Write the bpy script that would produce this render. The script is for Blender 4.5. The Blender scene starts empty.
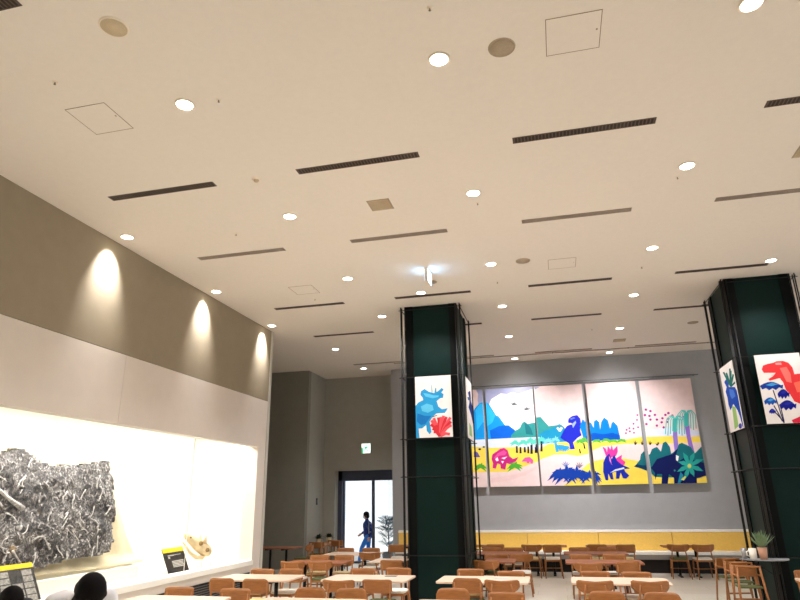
EXPOSURE = 0.0
DOWN = 264.0; WASH = 420.0; CASE = 110.0; MURAL = 1150.0
LCOL = (1.0, 0.975, 0.975)
WCOL = (0.92, 0.965, 1.03); WSTR = 1.3
import bpy, bmesh, math, random
from mathutils import Vector, Matrix, noise
random.seed(11)
sc = bpy.context.scene
COL = sc.collection
PI = math.pi
R = math.radians
sc.view_settings.view_transform = 'Standard'
sc.view_settings.look = 'None'
sc.view_settings.gamma = 1.0
sc.view_settings.use_curve_mapping = False
sc.view_settings.exposure = EXPOSURE

# ------------------------------------------------------------------ materials
def lin(c):
    return tuple(((v / 255) / 12.92 if v / 255 <= 0.04045 else ((v / 255 + 0.055) / 1.055) ** 2.4) for v in c)
def mat(name, rgb, rough=0.6, metal=0.0, var=0.06, scale=8.0, bump=0.0, bscale=60.0, spec=0.3, stretch=None):
    m = bpy.data.materials.new(name); m.use_nodes = True
    nt = m.node_tree; b = nt.nodes['Principled BSDF']
    b.inputs['Roughness'].default_value = rough; b.inputs['Metallic'].default_value = metal
    b.inputs['Specular IOR Level'].default_value = spec
    c = lin(rgb)
    tc = nt.nodes.new('ShaderNodeTexCoord'); src = tc.outputs['Object']
    if stretch:
        mp = nt.nodes.new('ShaderNodeMapping'); mp.inputs['Scale'].default_value = stretch
        nt.links.new(src, mp.inputs['Vector']); src = mp.outputs['Vector']
    n = nt.nodes.new('ShaderNodeTexNoise'); n.inputs['Scale'].default_value = scale; n.inputs['Detail'].default_value = 4
    nt.links.new(src, n.inputs['Vector'])
    r = nt.nodes.new('ShaderNodeValToRGB')
    r.color_ramp.elements[0].position = 0.3; r.color_ramp.elements[1].position = 0.7
    r.color_ramp.elements[0].color = tuple(max(0, v * (1 - var)) for v in c) + (1,)
    r.color_ramp.elements[1].color = tuple(min(1, v * (1 + var)) for v in c) + (1,)
    nt.links.new(n.outputs['Fac'], r.inputs['Fac']); nt.links.new(r.outputs['Color'], b.inputs['Base Color'])
    if bump:
        n2 = nt.nodes.new('ShaderNodeTexNoise'); n2.inputs['Scale'].default_value = bscale
        nt.links.new(src, n2.inputs['Vector'])
        bp = nt.nodes.new('ShaderNodeBump'); bp.inputs['Strength'].default_value = bump; bp.inputs['Distance'].default_value = 0.02
        nt.links.new(n2.outputs['Fac'], bp.inputs['Height']); nt.links.new(bp.outputs['Normal'], b.inputs['Normal'])
    return m
def emit(name, rgb, strength):
    m = bpy.data.materials.new(name); m.use_nodes = True
    nt = m.node_tree; b = nt.nodes['Principled BSDF']
    b.inputs['Base Color'].default_value = lin(rgb) + (1,)
    b.inputs['Emission Color'].default_value = lin(rgb) + (1,)
    b.inputs['Emission Strength'].default_value = strength
    return m
_flat = {}
def paint(rgb):
    if rgb not in _flat:
        _flat[rgb] = mat('paint_%02x%02x%02x' % rgb, rgb, 0.75, var=0.05, scale=5, spec=0.1)
    return _flat[rgb]

M_ceil = mat('ceiling_plaster', (234, 226, 216), 0.9, var=0.012, scale=14, bump=0.06, bscale=30, spec=0.1)
M_olive = mat('olive_paint', (152, 140, 119), 0.75, var=0.03, scale=5, spec=0.2)
M_white = mat('white_panel', (222, 212, 202), 0.6, var=0.02, scale=4, spec=0.2)
M_case = mat('case_white', (250, 247, 238), 0.7, var=0.01, scale=4, spec=0.1)
M_greyw = mat('grey_wall_paint', (164, 165, 168), 0.8, var=0.03, scale=4, spec=0.2)
M_alcove = mat('alcove_paint', (138, 136, 126), 0.8, var=0.03, scale=4, spec=0.2)
M_trim = mat('pale_corner_trim', (196, 194, 184), 0.5, var=0.02)
M_wood = mat('oak_chair', (158, 103, 56), 0.45, var=0.16, scale=5, stretch=(1.5, 1.5, 14), spec=0.4)
M_wood2 = mat('bent_ply', (152, 97, 50), 0.45, var=0.16, scale=5, stretch=(1.5, 8, 16), spec=0.4)
M_top = mat('table_wood', (222, 196, 174), 0.4, var=0.1, scale=4, stretch=(1, 14, 4), spec=0.4)
M_edge = mat('table_edge_wood', (190, 134, 88), 0.5, var=0.12, scale=4, stretch=(1, 14, 4))
M_dtop = mat('table_wood_brown_reflect', (150, 92, 62), 0.5, var=0.14, scale=4, stretch=(1, 14, 4))  # same table wood, coloured with the brown that far tops reflect
M_black = mat('black_metal', (26, 26, 27), 0.45, 0.3, var=0.1)
M_rod = mat('cage_metal', (20, 21, 21), 0.5, 0.0, var=0.1)
M_green = mat('pillar_green', (9, 33, 30), 0.5, var=0.12, scale=3, spec=0.12)
M_pblack = mat('pillar_corner_black', (9, 12, 12), 0.55, var=0.12, scale=3, spec=0.1)
M_yellow = mat('mustard_vinyl', (238, 196, 98), 0.55, var=0.05, scale=20, bump=0.1, bscale=120)
M_cream = mat('cream_vinyl', (252, 249, 240), 0.6, var=0.03, scale=20)  # near-white, brightened to carry the lit lines of bench ledge and seat
M_greyv = mat('grey_panel', (140, 134, 126), 0.6, var=0.05)
M_dark = mat('dark_plinth', (38, 32, 30), 0.7, var=0.1)
CUSH = {'beige': mat('beige_cushion', (214, 190, 138), 0.9, var=0.08, scale=60), 'white': mat('white_cushion', (232, 226, 214), 0.8, var=0.05, scale=60),
        'green': mat('olive_cushion', (92, 98, 62), 0.9, var=0.1, scale=60)}
M_vent = mat('dark_vent', (96, 82, 72), 0.6, 0.2, var=0.1)
M_ventg = mat('grey_vent', (168, 154, 142), 0.6, 0.2, var=0.1)
M_slot = mat('vent_recess', (58, 49, 43), 0.8, var=0.1)
M_groove = mat('groove_line', (150, 128, 108), 0.8, var=0.1)
M_spk = mat('speaker_mesh', (172, 156, 134), 0.7, 0.1, var=0.12, scale=120)
M_spkl = mat('speaker_mesh_pale', (206, 188, 158), 0.7, 0.1, var=0.08, scale=120)
M_ring = mat('white_ring', (238, 226, 208), 0.5, var=0.02)
M_chrome = mat('dull_chrome', (130, 120, 108), 0.3, 0.8, var=0.1)
M_lamp = emit('lamp_lens', (255, 246, 230), 20.0)
M_sign = emit('sign_glow', (150, 205, 255), 9.0)
M_signw = emit('exit_white', (236, 255, 246), 1.6)
M_signg = emit('exit_green', (20, 190, 120), 1.0)
M_steelp = mat('grey_shelf', (150, 154, 158), 0.5, var=0.04)
M_steel = mat('grey_steel', (166, 166, 166), 0.35, 0.7, var=0.1)
M_cloth = mat('canvas_cloth', (236, 220, 186), 0.9, var=0.05, scale=7, bump=0.4, bscale=12)
M_bone = mat('fossil_bone', (224, 200, 160), 0.7, var=0.22, scale=9, bump=0.3, bscale=20)
M_bonedk = mat('fossil_dark', (150, 116, 74), 0.8, var=0.2, scale=12)
M_pvc = mat('info_black', (44, 42, 42), 0.5, var=0.06)
M_infoy = mat('info_yellow', (244, 204, 34), 0.5, var=0.03)
M_ink = mat('info_text', (196, 190, 182), 0.6, var=0.1, scale=60)
M_photo = mat('info_photo', (150, 144, 138), 0.6, var=0.45, scale=30)
M_hair = mat('black_hair', (14, 11, 11), 0.75, var=0.3, scale=50, stretch=(12, 12, 2), spec=0.12)
M_skin = mat('skin', (206, 150, 118), 0.55, var=0.06)
M_shirt = mat('white_shirt', (236, 234, 236), 0.85, var=0.03, scale=20, bump=0.3, bscale=15)
M_navy = mat('navy_cloth', (30, 48, 110), 0.85, var=0.1, scale=20)
M_jean = mat('blue_jeans', (44, 120, 205), 0.85, var=0.12, scale=40)
M_trous = mat('dark_trousers', (44, 44, 52), 0.85, var=0.1, scale=30)
M_shoe = mat('dark_shoe', (30, 28, 28), 0.6, var=0.1)
M_mask = mat('white_mask', (240, 240, 244), 0.8, var=0.02)
M_leaf = mat('leaf_green', (72, 110, 74), 0.6, var=0.3, scale=14)
M_sleaf = mat('succulent_green', (118, 142, 106), 0.6, var=0.2, scale=20)
M_dleaf = mat('dark_leaf', (34, 50, 36), 0.6, var=0.3, scale=14)
M_oleaf = mat('outdoor_leaf', (48, 104, 124), 0.6, var=0.3, scale=14)  # teal tint stands in for the blue cast at the door
M_stem = mat('plant_stem', (84, 62, 44), 0.8, var=0.2)
M_terra = mat('blush_pot', (206, 158, 132), 0.7, var=0.06)
M_pot = mat('cream_pot', (232, 214, 176), 0.6, var=0.04)
M_soil = mat('soil', (50, 38, 30), 0.95, var=0.3, scale=40)
M_frame = mat('door_frame_metal', (78, 84, 104), 0.5, 0.3, var=0.05)  # bluish tint stands in for the blue flare around the door
M_entry = mat('entry_paint', (166, 164, 154), 0.8, var=0.03, scale=4, spec=0.2)
M_soffit = mat('door_soffit', (96, 92, 90), 0.7, var=0.05)
M_ground = mat('outside_paving', (210, 208, 204), 0.9, var=0.08, scale=3)
M_paper = mat('grey_paper', (196, 196, 200), 0.7, var=0.05)
M_dpaper = mat('dark_card', (104, 112, 112), 0.7, var=0.1)
M_louver = mat('louver_grey', (106, 108, 110), 0.5, 0.3, var=0.05)

def floor_mat():
    m = mat('floor_tile', (240, 236, 228), 0.35, var=0.05, scale=1.2, spec=0.4)
    nt = m.node_tree; b = nt.nodes['Principled BSDF']
    tc = nt.nodes.new('ShaderNodeTexCoord'); br = nt.nodes.new('ShaderNodeTexBrick')
    br.offset = 0.5; br.inputs['Scale'].default_value = 1.0; br.inputs['Brick Width'].default_value = 1.2; br.inputs['Row Height'].default_value = 0.6
    br.inputs['Mortar Size'].default_value = 0.004
    br.inputs['Color1'].default_value = lin((238, 232, 220)) + (1,); br.inputs['Color2'].default_value = lin((228, 220, 206)) + (1,)
    br.inputs['Mortar'].default_value = lin((196, 186, 170)) + (1,)
    nt.links.new(tc.outputs['Object'], br.inputs['Vector'])
    mx = nt.nodes.new('ShaderNodeMix'); mx.data_type = 'RGBA'; mx.blend_type = 'MULTIPLY'; mx.inputs['Factor'].default_value = 0.25
    ramp = next(n for n in nt.nodes if n.type == 'VALTORGB')
    nt.links.new(br.outputs['Color'], mx.inputs['A']); nt.links.new(ramp.outputs['Color'], mx.inputs['B'])
    nt.links.new(mx.outputs['Result'], b.inputs['Base Color'])
    return m
M_floor = floor_mat()
def glass_mat():
    m = bpy.data.materials.new('clear_glass'); m.use_nodes = True
    nt = m.node_tree; nt.nodes.remove(nt.nodes['Principled BSDF'])
    t = nt.nodes.new('ShaderNodeBsdfTransparent'); g = nt.nodes.new('ShaderNodeBsdfGlossy'); g.inputs['Roughness'].default_value = 0.02
    t.inputs['Color'].default_value = (0.97, 0.985, 0.98, 1)
    x = nt.nodes.new('ShaderNodeMixShader'); x.inputs['Fac'].default_value = 0.03
    nt.links.new(t.outputs[0], x.inputs[1]); nt.links.new(g.outputs[0], x.inputs[2])
    nt.links.new(x.outputs[0], nt.nodes['Material Output'].inputs['Surface'])
    return m
M_glass = glass_mat()
def fossil_mat():
    m = bpy.data.materials.new('fossil_rock'); m.use_nodes = True
    nt = m.node_tree; b = nt.nodes['Principled BSDF']; b.inputs['Roughness'].default_value = 0.55
    tc = nt.nodes.new('ShaderNodeTexCoord')
    n = nt.nodes.new('ShaderNodeTexNoise'); n.inputs['Scale'].default_value = 13; n.inputs['Detail'].default_value = 10; n.inputs['Roughness'].default_value = 0.6; n.inputs['Distortion'].default_value = 1.8
    nt.links.new(tc.outputs['Object'], n.inputs['Vector'])
    r = nt.nodes.new('ShaderNodeValToRGB'); cr = r.color_ramp
    cr.elements[0].position = 0.38; cr.elements[0].color = lin((46, 42, 42)) + (1,)
    cr.elements[1].position = 0.66; cr.elements[1].color = lin((216, 210, 206)) + (1,)
    e = cr.elements.new(0.5); e.color = lin((98, 92, 90)) + (1,)
    e = cr.elements.new(0.58); e.color = lin((150, 142, 138)) + (1,)
    nt.links.new(n.outputs['Fac'], r.inputs['Fac'])
    n2 = nt.nodes.new('ShaderNodeTexNoise'); n2.inputs['Scale'].default_value = 1.7
    nt.links.new(tc.outputs['Object'], n2.inputs['Vector'])
    r2 = nt.nodes.new('ShaderNodeValToRGB'); r2.color_ramp.elements[0].position = 0.66; r2.color_ramp.elements[1].position = 0.72
    nt.links.new(n2.outputs['Fac'], r2.inputs['Fac'])
    mx = nt.nodes.new('ShaderNodeMix'); mx.data_type = 'RGBA'; mx.inputs['B'].default_value = lin((196, 160, 106)) + (1,)
    nt.links.new(r2.outputs['Color'], mx.inputs['Factor']); nt.links.new(r.outputs['Color'], mx.inputs['A'])
    nt.links.new(mx.outputs['Result'], b.inputs['Base Color'])
    n3 = nt.nodes.new('ShaderNodeTexNoise'); n3.inputs['Scale'].default_value = 2.6; n3.inputs['Detail'].default_value = 3; n3.inputs['Distortion'].default_value = 1.2
    nt.links.new(tc.outputs['Object'], n3.inputs['Vector'])
    r3 = nt.nodes.new('ShaderNodeValToRGB'); r3.color_ramp.elements[0].position = 0.40; r3.color_ramp.elements[0].color = (0.36, 0.34, 0.34, 1); r3.color_ramp.elements[1].position = 0.52
    nt.links.new(n3.outputs['Fac'], r3.inputs['Fac'])
    m3 = nt.nodes.new('ShaderNodeMix'); m3.data_type = 'RGBA'; m3.blend_type = 'MULTIPLY'; m3.inputs['Factor'].default_value = 1.0
    nt.links.new(mx.outputs['Result'], m3.inputs['A']); nt.links.new(r3.outputs['Color'], m3.inputs['B']); nt.links.new(m3.outputs['Result'], b.inputs['Base Color'])
    bp = nt.nodes.new('ShaderNodeBump'); bp.inputs['Strength'].default_value = 0.7; bp.inputs['Distance'].default_value = 0.05
    nt.links.new(n.outputs['Fac'], bp.inputs['Height']); nt.links.new(bp.outputs['Normal'], b.inputs['Normal'])
    return m
M_fossil = fossil_mat()
M_bonew = mat('rock_bone', (190, 183, 178), 0.6, var=0.5, scale=26, bump=0.4, bscale=40)

# ------------------------------------------------------------------ mesh helpers
def B(): return bmesh.new()
def box(bm, x0, x1, y0, y1, z0, z1, mi=0, bev=0.0):
    vs = [bm.verts.new(p) for p in ((x0,y0,z0),(x1,y0,z0),(x1,y1,z0),(x0,y1,z0),(x0,y0,z1),(x1,y0,z1),(x1,y1,z1),(x0,y1,z1))]
    fs = [bm.faces.new([vs[i] for i in f]) for f in ((0,3,2,1),(4,5,6,7),(0,1,5,4),(1,2,6,5),(2,3,7,6),(3,0,4,7))]
    for f in fs: f.material_index = mi
    if bev:
        es = set(e for f in fs for e in f.edges)
        bmesh.ops.bevel(bm, geom=list(es), offset=bev, segments=2, affect='EDGES', profile=0.5)
    return bm
def tube(bm, pts, rads, n=10, mi=0, cap=True, sx=1.0):
    pts = [Vector(p) for p in pts]
    if not hasattr(rads, '__len__'): rads = [rads] * len(pts)
    rings = []; prev = None
    for i, p in enumerate(pts):
        d = (pts[min(i+1, len(pts)-1)] - pts[max(i-1, 0)]).normalized()
        if prev is None:
            a = Vector((0,0,1)) if abs(d.z) < 0.9 else Vector((1,0,0))
            u = d.cross(a).normalized()
        else:
            u = (prev - d * prev.dot(d)).normalized()
        prev = u; v = d.cross(u)
        rings.append([bm.verts.new(p + (u * math.cos(2*PI*k/n) * sx + v * math.sin(2*PI*k/n)) * rads[i]) for k in range(n)])
    for a, b in zip(rings, rings[1:]):
        for k in range(n):
            f = bm.faces.new((a[k], a[(k+1)%n], b[(k+1)%n], b[k])); f.smooth = True; f.material_index = mi
    if cap:
        f = bm.faces.new(rings[0][::-1]); f.material_index = mi
        f = bm.faces.new(rings[-1]); f.material_index = mi
    return bm
def lathe(bm, prof, cx=0, cy=0, cz=0, n=24, mi=0):
    rings = []
    for r, z in prof:
        if r < 1e-6: rings.append([bm.verts.new((cx, cy, cz+z))])
        else: rings.append([bm.verts.new((cx + r*math.cos(2*PI*k/n), cy + r*math.sin(2*PI*k/n), cz+z)) for k in range(n)])
    for a, b in zip(rings, rings[1:]):
        for k in range(n):
            va = a[k % len(a)], a[(k+1) % len(a)]; vb = b[(k+1) % len(b)], b[k % len(b)]
            l = []
            for v in va + vb:
                if v not in l: l.append(v)
            if len(l) > 2:
                f = bm.faces.new(l); f.smooth = True; f.material_index = mi
    return bm
def prism(bm, poly, z0, z1, mi=0):
    a = [bm.verts.new((x, y, z0)) for x, y in poly]; b = [bm.verts.new((x, y, z1)) for x, y in poly]
    n = len(poly)
    bm.faces.new(a[::-1]).material_index = mi; bm.faces.new(b).material_index = mi
    for k in range(n):
        bm.faces.new((a[k], a[(k+1)%n], b[(k+1)%n], b[k])).material_index = mi
    return bm
def rrect(w, d, r, n=5):
    out = []
    for cx, cy, a0 in ((w/2-r, d/2-r, 0), (-w/2+r, d/2-r, 90), (-w/2+r, -d/2+r, 180), (w/2-r, -d/2+r, 270)):
        for k in range(n+1):
            a = R(a0 + 90*k/n); out.append((cx + r*math.cos(a), cy + r*math.sin(a)))
    return out
def ellipsoid(bm, c, r, n=16, m=10, rot=None, mi=0):
    c = Vector(c); top = None; rings = []
    for j in range(m+1):
        t = PI*j/m
        ring = []
        for k in range(n if 0 < j < m else 1):
            p = Vector((r[0]*math.sin(t)*math.cos(2*PI*k/n), r[1]*math.sin(t)*math.sin(2*PI*k/n), r[2]*math.cos(t)))
            if rot: p = rot @ p
            ring.append(bm.verts.new(c + p))
        rings.append(ring)
    for a, b in zip(rings, rings[1:]):
        for k in range(n):
            l = []
            for v in (a[k % len(a)], b[k % len(b)], b[(k+1) % len(b)], a[(k+1) % len(a)]):
                if v not in l: l.append(v)
            if len(l) > 2:
                f = bm.faces.new(l); f.smooth = True; f.material_index = mi
    return bm
def mesh_of(bm, name, mats, smooth=None):
    bmesh.ops.recalc_face_normals(bm, faces=bm.faces)
    me = bpy.data.meshes.new(name); bm.to_mesh(me); bm.free()
    for m in (mats if isinstance(mats, (list, tuple)) else [mats]): me.materials.append(m)
    return me
def link(name, me, parent=None, loc=None):
    o = bpy.data.objects.new(name, me); COL.objects.link(o)
    if parent: o.parent = parent
    if loc: o.location = loc
    return o
def obj(name, bm, mats, parent=None, loc=None): return link(name, mesh_of(bm, name, mats), parent, loc)
def tag(o, label, cat, group=None, kind=None):
    o['label'] = label; o['category'] = cat
    if group: o['group'] = group
    if kind: o['kind'] = kind
    return o
def thing(name, label, cat, loc=(0,0,0), rz=0.0, group=None):
    o = bpy.data.objects.new(name, None); COL.objects.link(o); o.empty_display_size = 0.1
    o.location = loc; o.rotation_euler = (0, 0, rz)
    return tag(o, label, cat, group)
def struct(name, bm, mats, parent=None):
    o = obj(name, bm, mats, parent)
    if not parent: o['kind'] = 'structure'
    return o
_cache = {}
def cached(key, maker, mats):
    if key not in _cache: _cache[key] = mesh_of(maker(), str(key[0]) if isinstance(key, tuple) else key, mats)
    return _cache[key]

# ------------------------------------------------------------------ setting
HC = 5.98          # ceiling height
XL = -6.59         # left wall plane
YE = 13.68         # far end of the display block
YB = 19.1          # mural wall
b = B(); box(b, -12, 15, -6, 20.6, -0.2, 0.0); struct('floor', b, M_floor)
b = B(); box(b, -12, 15, -6, 21.2, HC, HC+0.3); struct('ceiling', b, M_ceil)
# left block with the display case: olive band, white fascia, base, case interior
b = B(); box(b, -9.4, XL, -6, 13.56, 4.238, HC); struct('wall_left', b, M_olive)
b = B(); box(b, -6.78, XL, -6, 8.348, 3.14, 4.23); box(b, -6.78, XL, 8.354, 13.18, 3.14, 4.23); box(b, -6.9, XL, 13.18, 13.56, 0, 4.23); struct('wall_left_fascia', b, M_white)
b = B(); box(b, -6.9, -6.595, -6, 13.18, 0, 0.65); struct('wall_left_base', b, M_white)
b = B(); box(b, -6.86, -6.555, -6, 13.18, 0.651, 0.745); box(b, -8.22, -6.86, -6, 13.18, 0.6, 0.72); struct('trim_1', b, M_case)
b = B(); box(b, XL-0.05, XL+0.012, 13.561, YE, 0, HC); struct('trim_2', b, M_trim)
b = B(); box(b, -8.4, -8.22, -6, 10.116, 0, 4.2); box(b, -8.4, -8.22, 10.124, 13.3, 0, 4.2); struct('wall_display_back', b, M_case)
b = B(); box(b, -8.22, -6.9, 13.18, 13.3, 0, 3.4); struct('wall_display_end', b, M_case)
b = B(); box(b, -8.22, -6.78, -6, 13.18, 3.4, 3.5); struct('ceiling_display', b, M_case)
b = B(); box(b, -9.4, XL-0.05, 13.56, YE, 0, HC); struct('wall_block_end', b, M_alcove)
# glass front of the case, three panes with open joints
w = thing('window_1', 'x', 'x'); del w['label']; del w['category']; w['kind'] = 'structure'
for y0, y1 in ((-2, 3.5), (3.51, 10.666), (10.674, 13.17)):
    b = B(); box(b, -6.66, -6.648, y0, y1, 0.746, 3.32); obj('pane', b, M_glass, w)
b = B(); box(b, -6.66, -6.648, 10.666, 10.674, 0.746, 3.32); box(b, -6.66, -6.648, 3.5, 3.51, 0.746, 3.32); obj('silicone_joint', b, M_case, w)
# back walls
b = B(); box(b, -4.95, 15, YB, YB+0.3, 0, HC); box(b, -4.95, -4.75, YB+0.3, 20.6, 0, HC); struct('wall_back', b, M_greyw)
b = B(); box(b, -12, -7.53, 18.4, 18.6, 0, HC); struct('wall_alcove', b, M_alcove)
b = B(); box(b, -7.73, -7.53, 18.601, 20.6, 0, HC); struct('wall_entry_side', b, M_entry)
DX0, DX1, DZ = -7.14, -4.95, 2.88
b = B(); box(b, -7.53, DX0, 19.97, 20.6, 0, HC); box(b, DX0, DX1, 19.97, 20.6, DZ, HC); struct('wall_entry', b, M_entry)
b = B(); box(b, -12.2, -12, -6, 18.6, 0, HC); struct('wall_far_left', b, M_alcove)
b = B(); box(b, -9.4, 15, -6.2, -6.001, 0, HC); struct('wall_rear', b, M_white)  # unseen, added to keep sky light off the near ceiling
# glazed door leaf set deep in the entry opening
d = thing('door_1', 'x', 'x'); del d['label']; del d['category']; d['kind'] = 'structure'
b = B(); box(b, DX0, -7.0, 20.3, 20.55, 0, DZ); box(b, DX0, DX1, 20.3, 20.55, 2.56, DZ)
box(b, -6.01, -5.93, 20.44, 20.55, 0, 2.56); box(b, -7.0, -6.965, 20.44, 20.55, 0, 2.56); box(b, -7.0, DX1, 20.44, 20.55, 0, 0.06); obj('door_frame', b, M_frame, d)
for x0, x1 in ((-6.965, -6.01), (-5.93, DX1)):
    b = B(); box(b, x0, x1, 20.49, 20.5, 0.06, 2.56); obj('pane', b, M_glass, d)
b = B(); tube(b, [(-6.10, 20.40, 0.9), (-6.10, 20.40, 1.25)], 0.014); tube(b, [(-6.10, 20.40, 0.95), (-6.04, 20.46, 0.95)], 0.01); tube(b, [(-6.10, 20.40, 1.2), (-6.04, 20.46, 1.2)], 0.01); obj('door_handle', b, M_steel, d)
# outside
b = B(); box(b, -40, 30, 21.2, 60, -0.32, -0.12); struct('ground_outside', b, M_ground)
b = B()
for k in range(22): box(b, -7.2, 6, 27.0 + (k % 2) * 0.0 + 0.02, 27.2, -0.12 + k*0.28, -0.12 + k*0.28 + 0.262)
box(b, -7.2, 6, 27.05, 27.25, -0.12, 6.1); struct('wall_outside', b, mat('white_siding', (240, 242, 244), 0.7, var=0.02))

# ------------------------------------------------------------------ ceiling fittings
ORD = ['first', 'second', 'third', 'fourth', 'fifth', 'sixth', 'seventh']
rows = [(4.85, [-3.5, -0.75, 1.99]), (7.65, [-6.3, -3.52, -0.78, 1.98]), (10.44, [-6.33, -3.55, -0.82, 1.93]), (11.67, [-2.38, 4.12]),
        (13.08, [-6.36, -3.6, -0.84, 1.91]), (15.82, [-5.71, -0.9, 1.87]), (18.6, [-5.74, -0.93, 1.83])]
RN = {4.85: 'the row nearest the camera', 7.65: 'the second row from the camera', 10.44: 'the third row from the camera', 11.67: 'the short row beside the pillar tops',
      13.08: 'the row behind the pillar fronts', 15.82: 'the second row from the mural wall', 18.6: 'the last row by the mural wall'}
POS = {2: ['left of two', 'right of two'], 3: ['leftmost of three', 'middle of three', 'rightmost of three'], 4: ['leftmost of four', 'second of four from left', 'third of four from left', 'rightmost of four']}
def dl_ring(): return lathe(B(), [(0.088, 0.0), (0.108, 0.0), (0.11, -0.006), (0.104, -0.013), (0.088, -0.01), (0.083, 0.0)])
def dl_lens(): return lathe(B(), [(0.0, -0.009), (0.06, -0.0085), (0.087, -0.006), (0.087, 0.0)])
for Y, xs in rows:
    for i, X in enumerate(xs):
        washer = X < -6 and Y < 14
        t = thing('ceiling_downlight', 'round recessed downlight, %s in %s' % (POS[len(xs)][i], RN[Y]), 'ceiling light', (X, Y, HC), 0, 'recessed ceiling downlights')
        if washer: t['label'] = 'downlight at the left wall edge, throwing the %s pool of light on olive band' % {7.65: 'nearest', 10.44: 'middle', 13.08: 'farthest'}[Y]
        link('trim_ring', cached('trim_ring', dl_ring, M_ring), t); link('lens', cached('lens', dl_lens, M_lamp), t)
        L = bpy.data.lights.new('downlight_lamp', 'SPOT'); L.color = LCOL
        lo = bpy.data.objects.new('downlight_lamp', L); COL.objects.link(lo); lo.parent = t; lo.location = (0, 0, -0.03)
        if washer:
            L.energy = WASH; L.spot_size = R(66); L.spot_blend = 1.0; L.shadow_soft_size = 0.05; lo.rotation_euler = (0, R(29), 0)
        else:
            L.energy = DOWN * (1.15 if Y > 12 else 1.0); L.spot_size = R(118); L.spot_blend = 0.7; L.shadow_soft_size = 0.07
            if Y == 18.6: L.spot_size = R(64); L.energy = DOWN*0.4
            if Y == 15.82 and X > -2: L.energy = MURAL; L.spot_size = R(74); L.spot_blend = 1.0; lo.rotation_euler = (R(50), 0, 0)
# slot diffusers
vrows = [(3.22, [-4.85]), (6.47, [-4.88, -2.10, 0.64, 3.36]), (8.78, [-4.91, -2.14, 0.62, 3.36]), (11.87, [-4.91, -2.18, 0.58, 3.33]),
         (14.35, [-4.97, -2.24, 0.54, 3.28]), (17.96, [-5.07, -2.3, 0.5, 3.27])]
VN = {3.22: 'corner', 6.47: 'first row of slots', 8.78: 'second row of slots', 11.87: 'third row of slots', 14.35: 'fourth row of slots', 17.96: 'last row of slots'}
def v_frame():
    b = B(); w, h, t = 0.8, 0.062, 0.01
    box(b, -w, w, -h, -h+t, -0.006, 0.0); box(b, -w, w, h-t, h, -0.006, 0.0); box(b, -w, -w+t, -h, h, -0.006, 0); box(b, w-t, w, -h, h, -0.006, 0)
    return b
def v_core(): return box(B(), -0.79, 0.79, -0.052, 0.052, -0.0015, 0.0)
def v_fins():
    b = B()
    for k in range(40):
        x = -0.78 + 1.56*k/39; box(b, x-0.006, x+0.006, -0.051, 0.051, -0.004, -0.0015)
    return b
def v_bar():
    b = B()
    for y in (-0.03, 0.0, 0.03): box(b, -0.785, 0.785, y-0.008, y+0.008, -0.005, -0.0015)
    return b
for Y, xs in vrows:
    for i, X in enumerate(xs):
        dark = Y in (3.22, 6.47, 11.87, 14.35) 
        nm = 'dark slot air vent' if dark else 'grey slot air vent'
        lab = 'dark slot air vent cut by the top left corner of the photo' if Y == 3.22 else '%s, %s in the %s' % (nm, POS[4][i], VN[Y])
        if Y == 17.96: lab = 'thin slot air vent, %s in the %s' % (POS[4][i], VN[Y])
        t = thing('ceiling_vent', lab, 'air vent', (X, Y, HC), 0, 'long slot vents in the ceiling')
        link('vent_frame', cached(('vent_frame', dark), v_frame, M_vent if dark else M_ventg), t)
        link('recess', cached(('recess', dark), v_core, M_slot if dark else M_vent), t)
        link('fins' if dark else 'louver', cached(('fins', dark), v_fins if dark else v_bar, M_vent if dark else M_ventg), t)
def a_rim():
    b = B(); s, t = 0.245, 0.007
    box(b, -s, s, -s, -s+t, -0.003, 0); box(b, -s, s, s-t, s, -0.003, 0); box(b, -s, -s+t, -s, s, -0.003, 0); box(b, s-t, s, -s, s, -0.003, 0)
    box(b, 0.2, 0.215, -0.02, 0.0, -0.004, 0)
    return b
for X, Y, lab in ((-4.54, 4.84, 'square access hatch outline in the ceiling at the upper left of the photo'), (0.5, 4.83, 'square access hatch outline beside the dark round speaker near the top of the photo'),
                  (-4.6, 10.84, 'small access hatch outline above the end of the left wall'), (0.43, 10.77, 'small access hatch outline right of the small round speaker')):
    t = thing('ceiling_hatch', lab, 'access panel', (X, Y, HC), 0, 'square ceiling access hatches')
    b = B(); box(b, -0.238, 0.238, -0.238, 0.238, -0.002, 0); obj('hatch_panel', b, M_ceil, t)
    link('hatch_rim', cached('hatch_rim', a_rim, M_groove), t)
for X, Y, s, lab in ((-2.12, 7.65, 0.165, 'square grey ceiling grille in the middle of the ceiling'), (3.39, 7.64, 0.16, 'square grey ceiling grille cut by the right edge of the photo'), (1.98, 17.15, 0.16, 'small square ceiling grille far back above the mural')):
    t = thing('ceiling_grille', lab, 'air vent', (X, Y, HC), 0, 'square ceiling grilles')
    b = B(); box(b, -s, s, -s, s, -0.003, 0); obj('grille_plate', b, M_spk, t)
    b = B()
    for k in range(9): y = -s + 0.03 + k*(2*s-0.06)/8; box(b, -s+0.02, s-0.02, y-0.007, y+0.007, -0.008, -0.003)
    obj('grille_slats', b, M_spkl, t)
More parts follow.
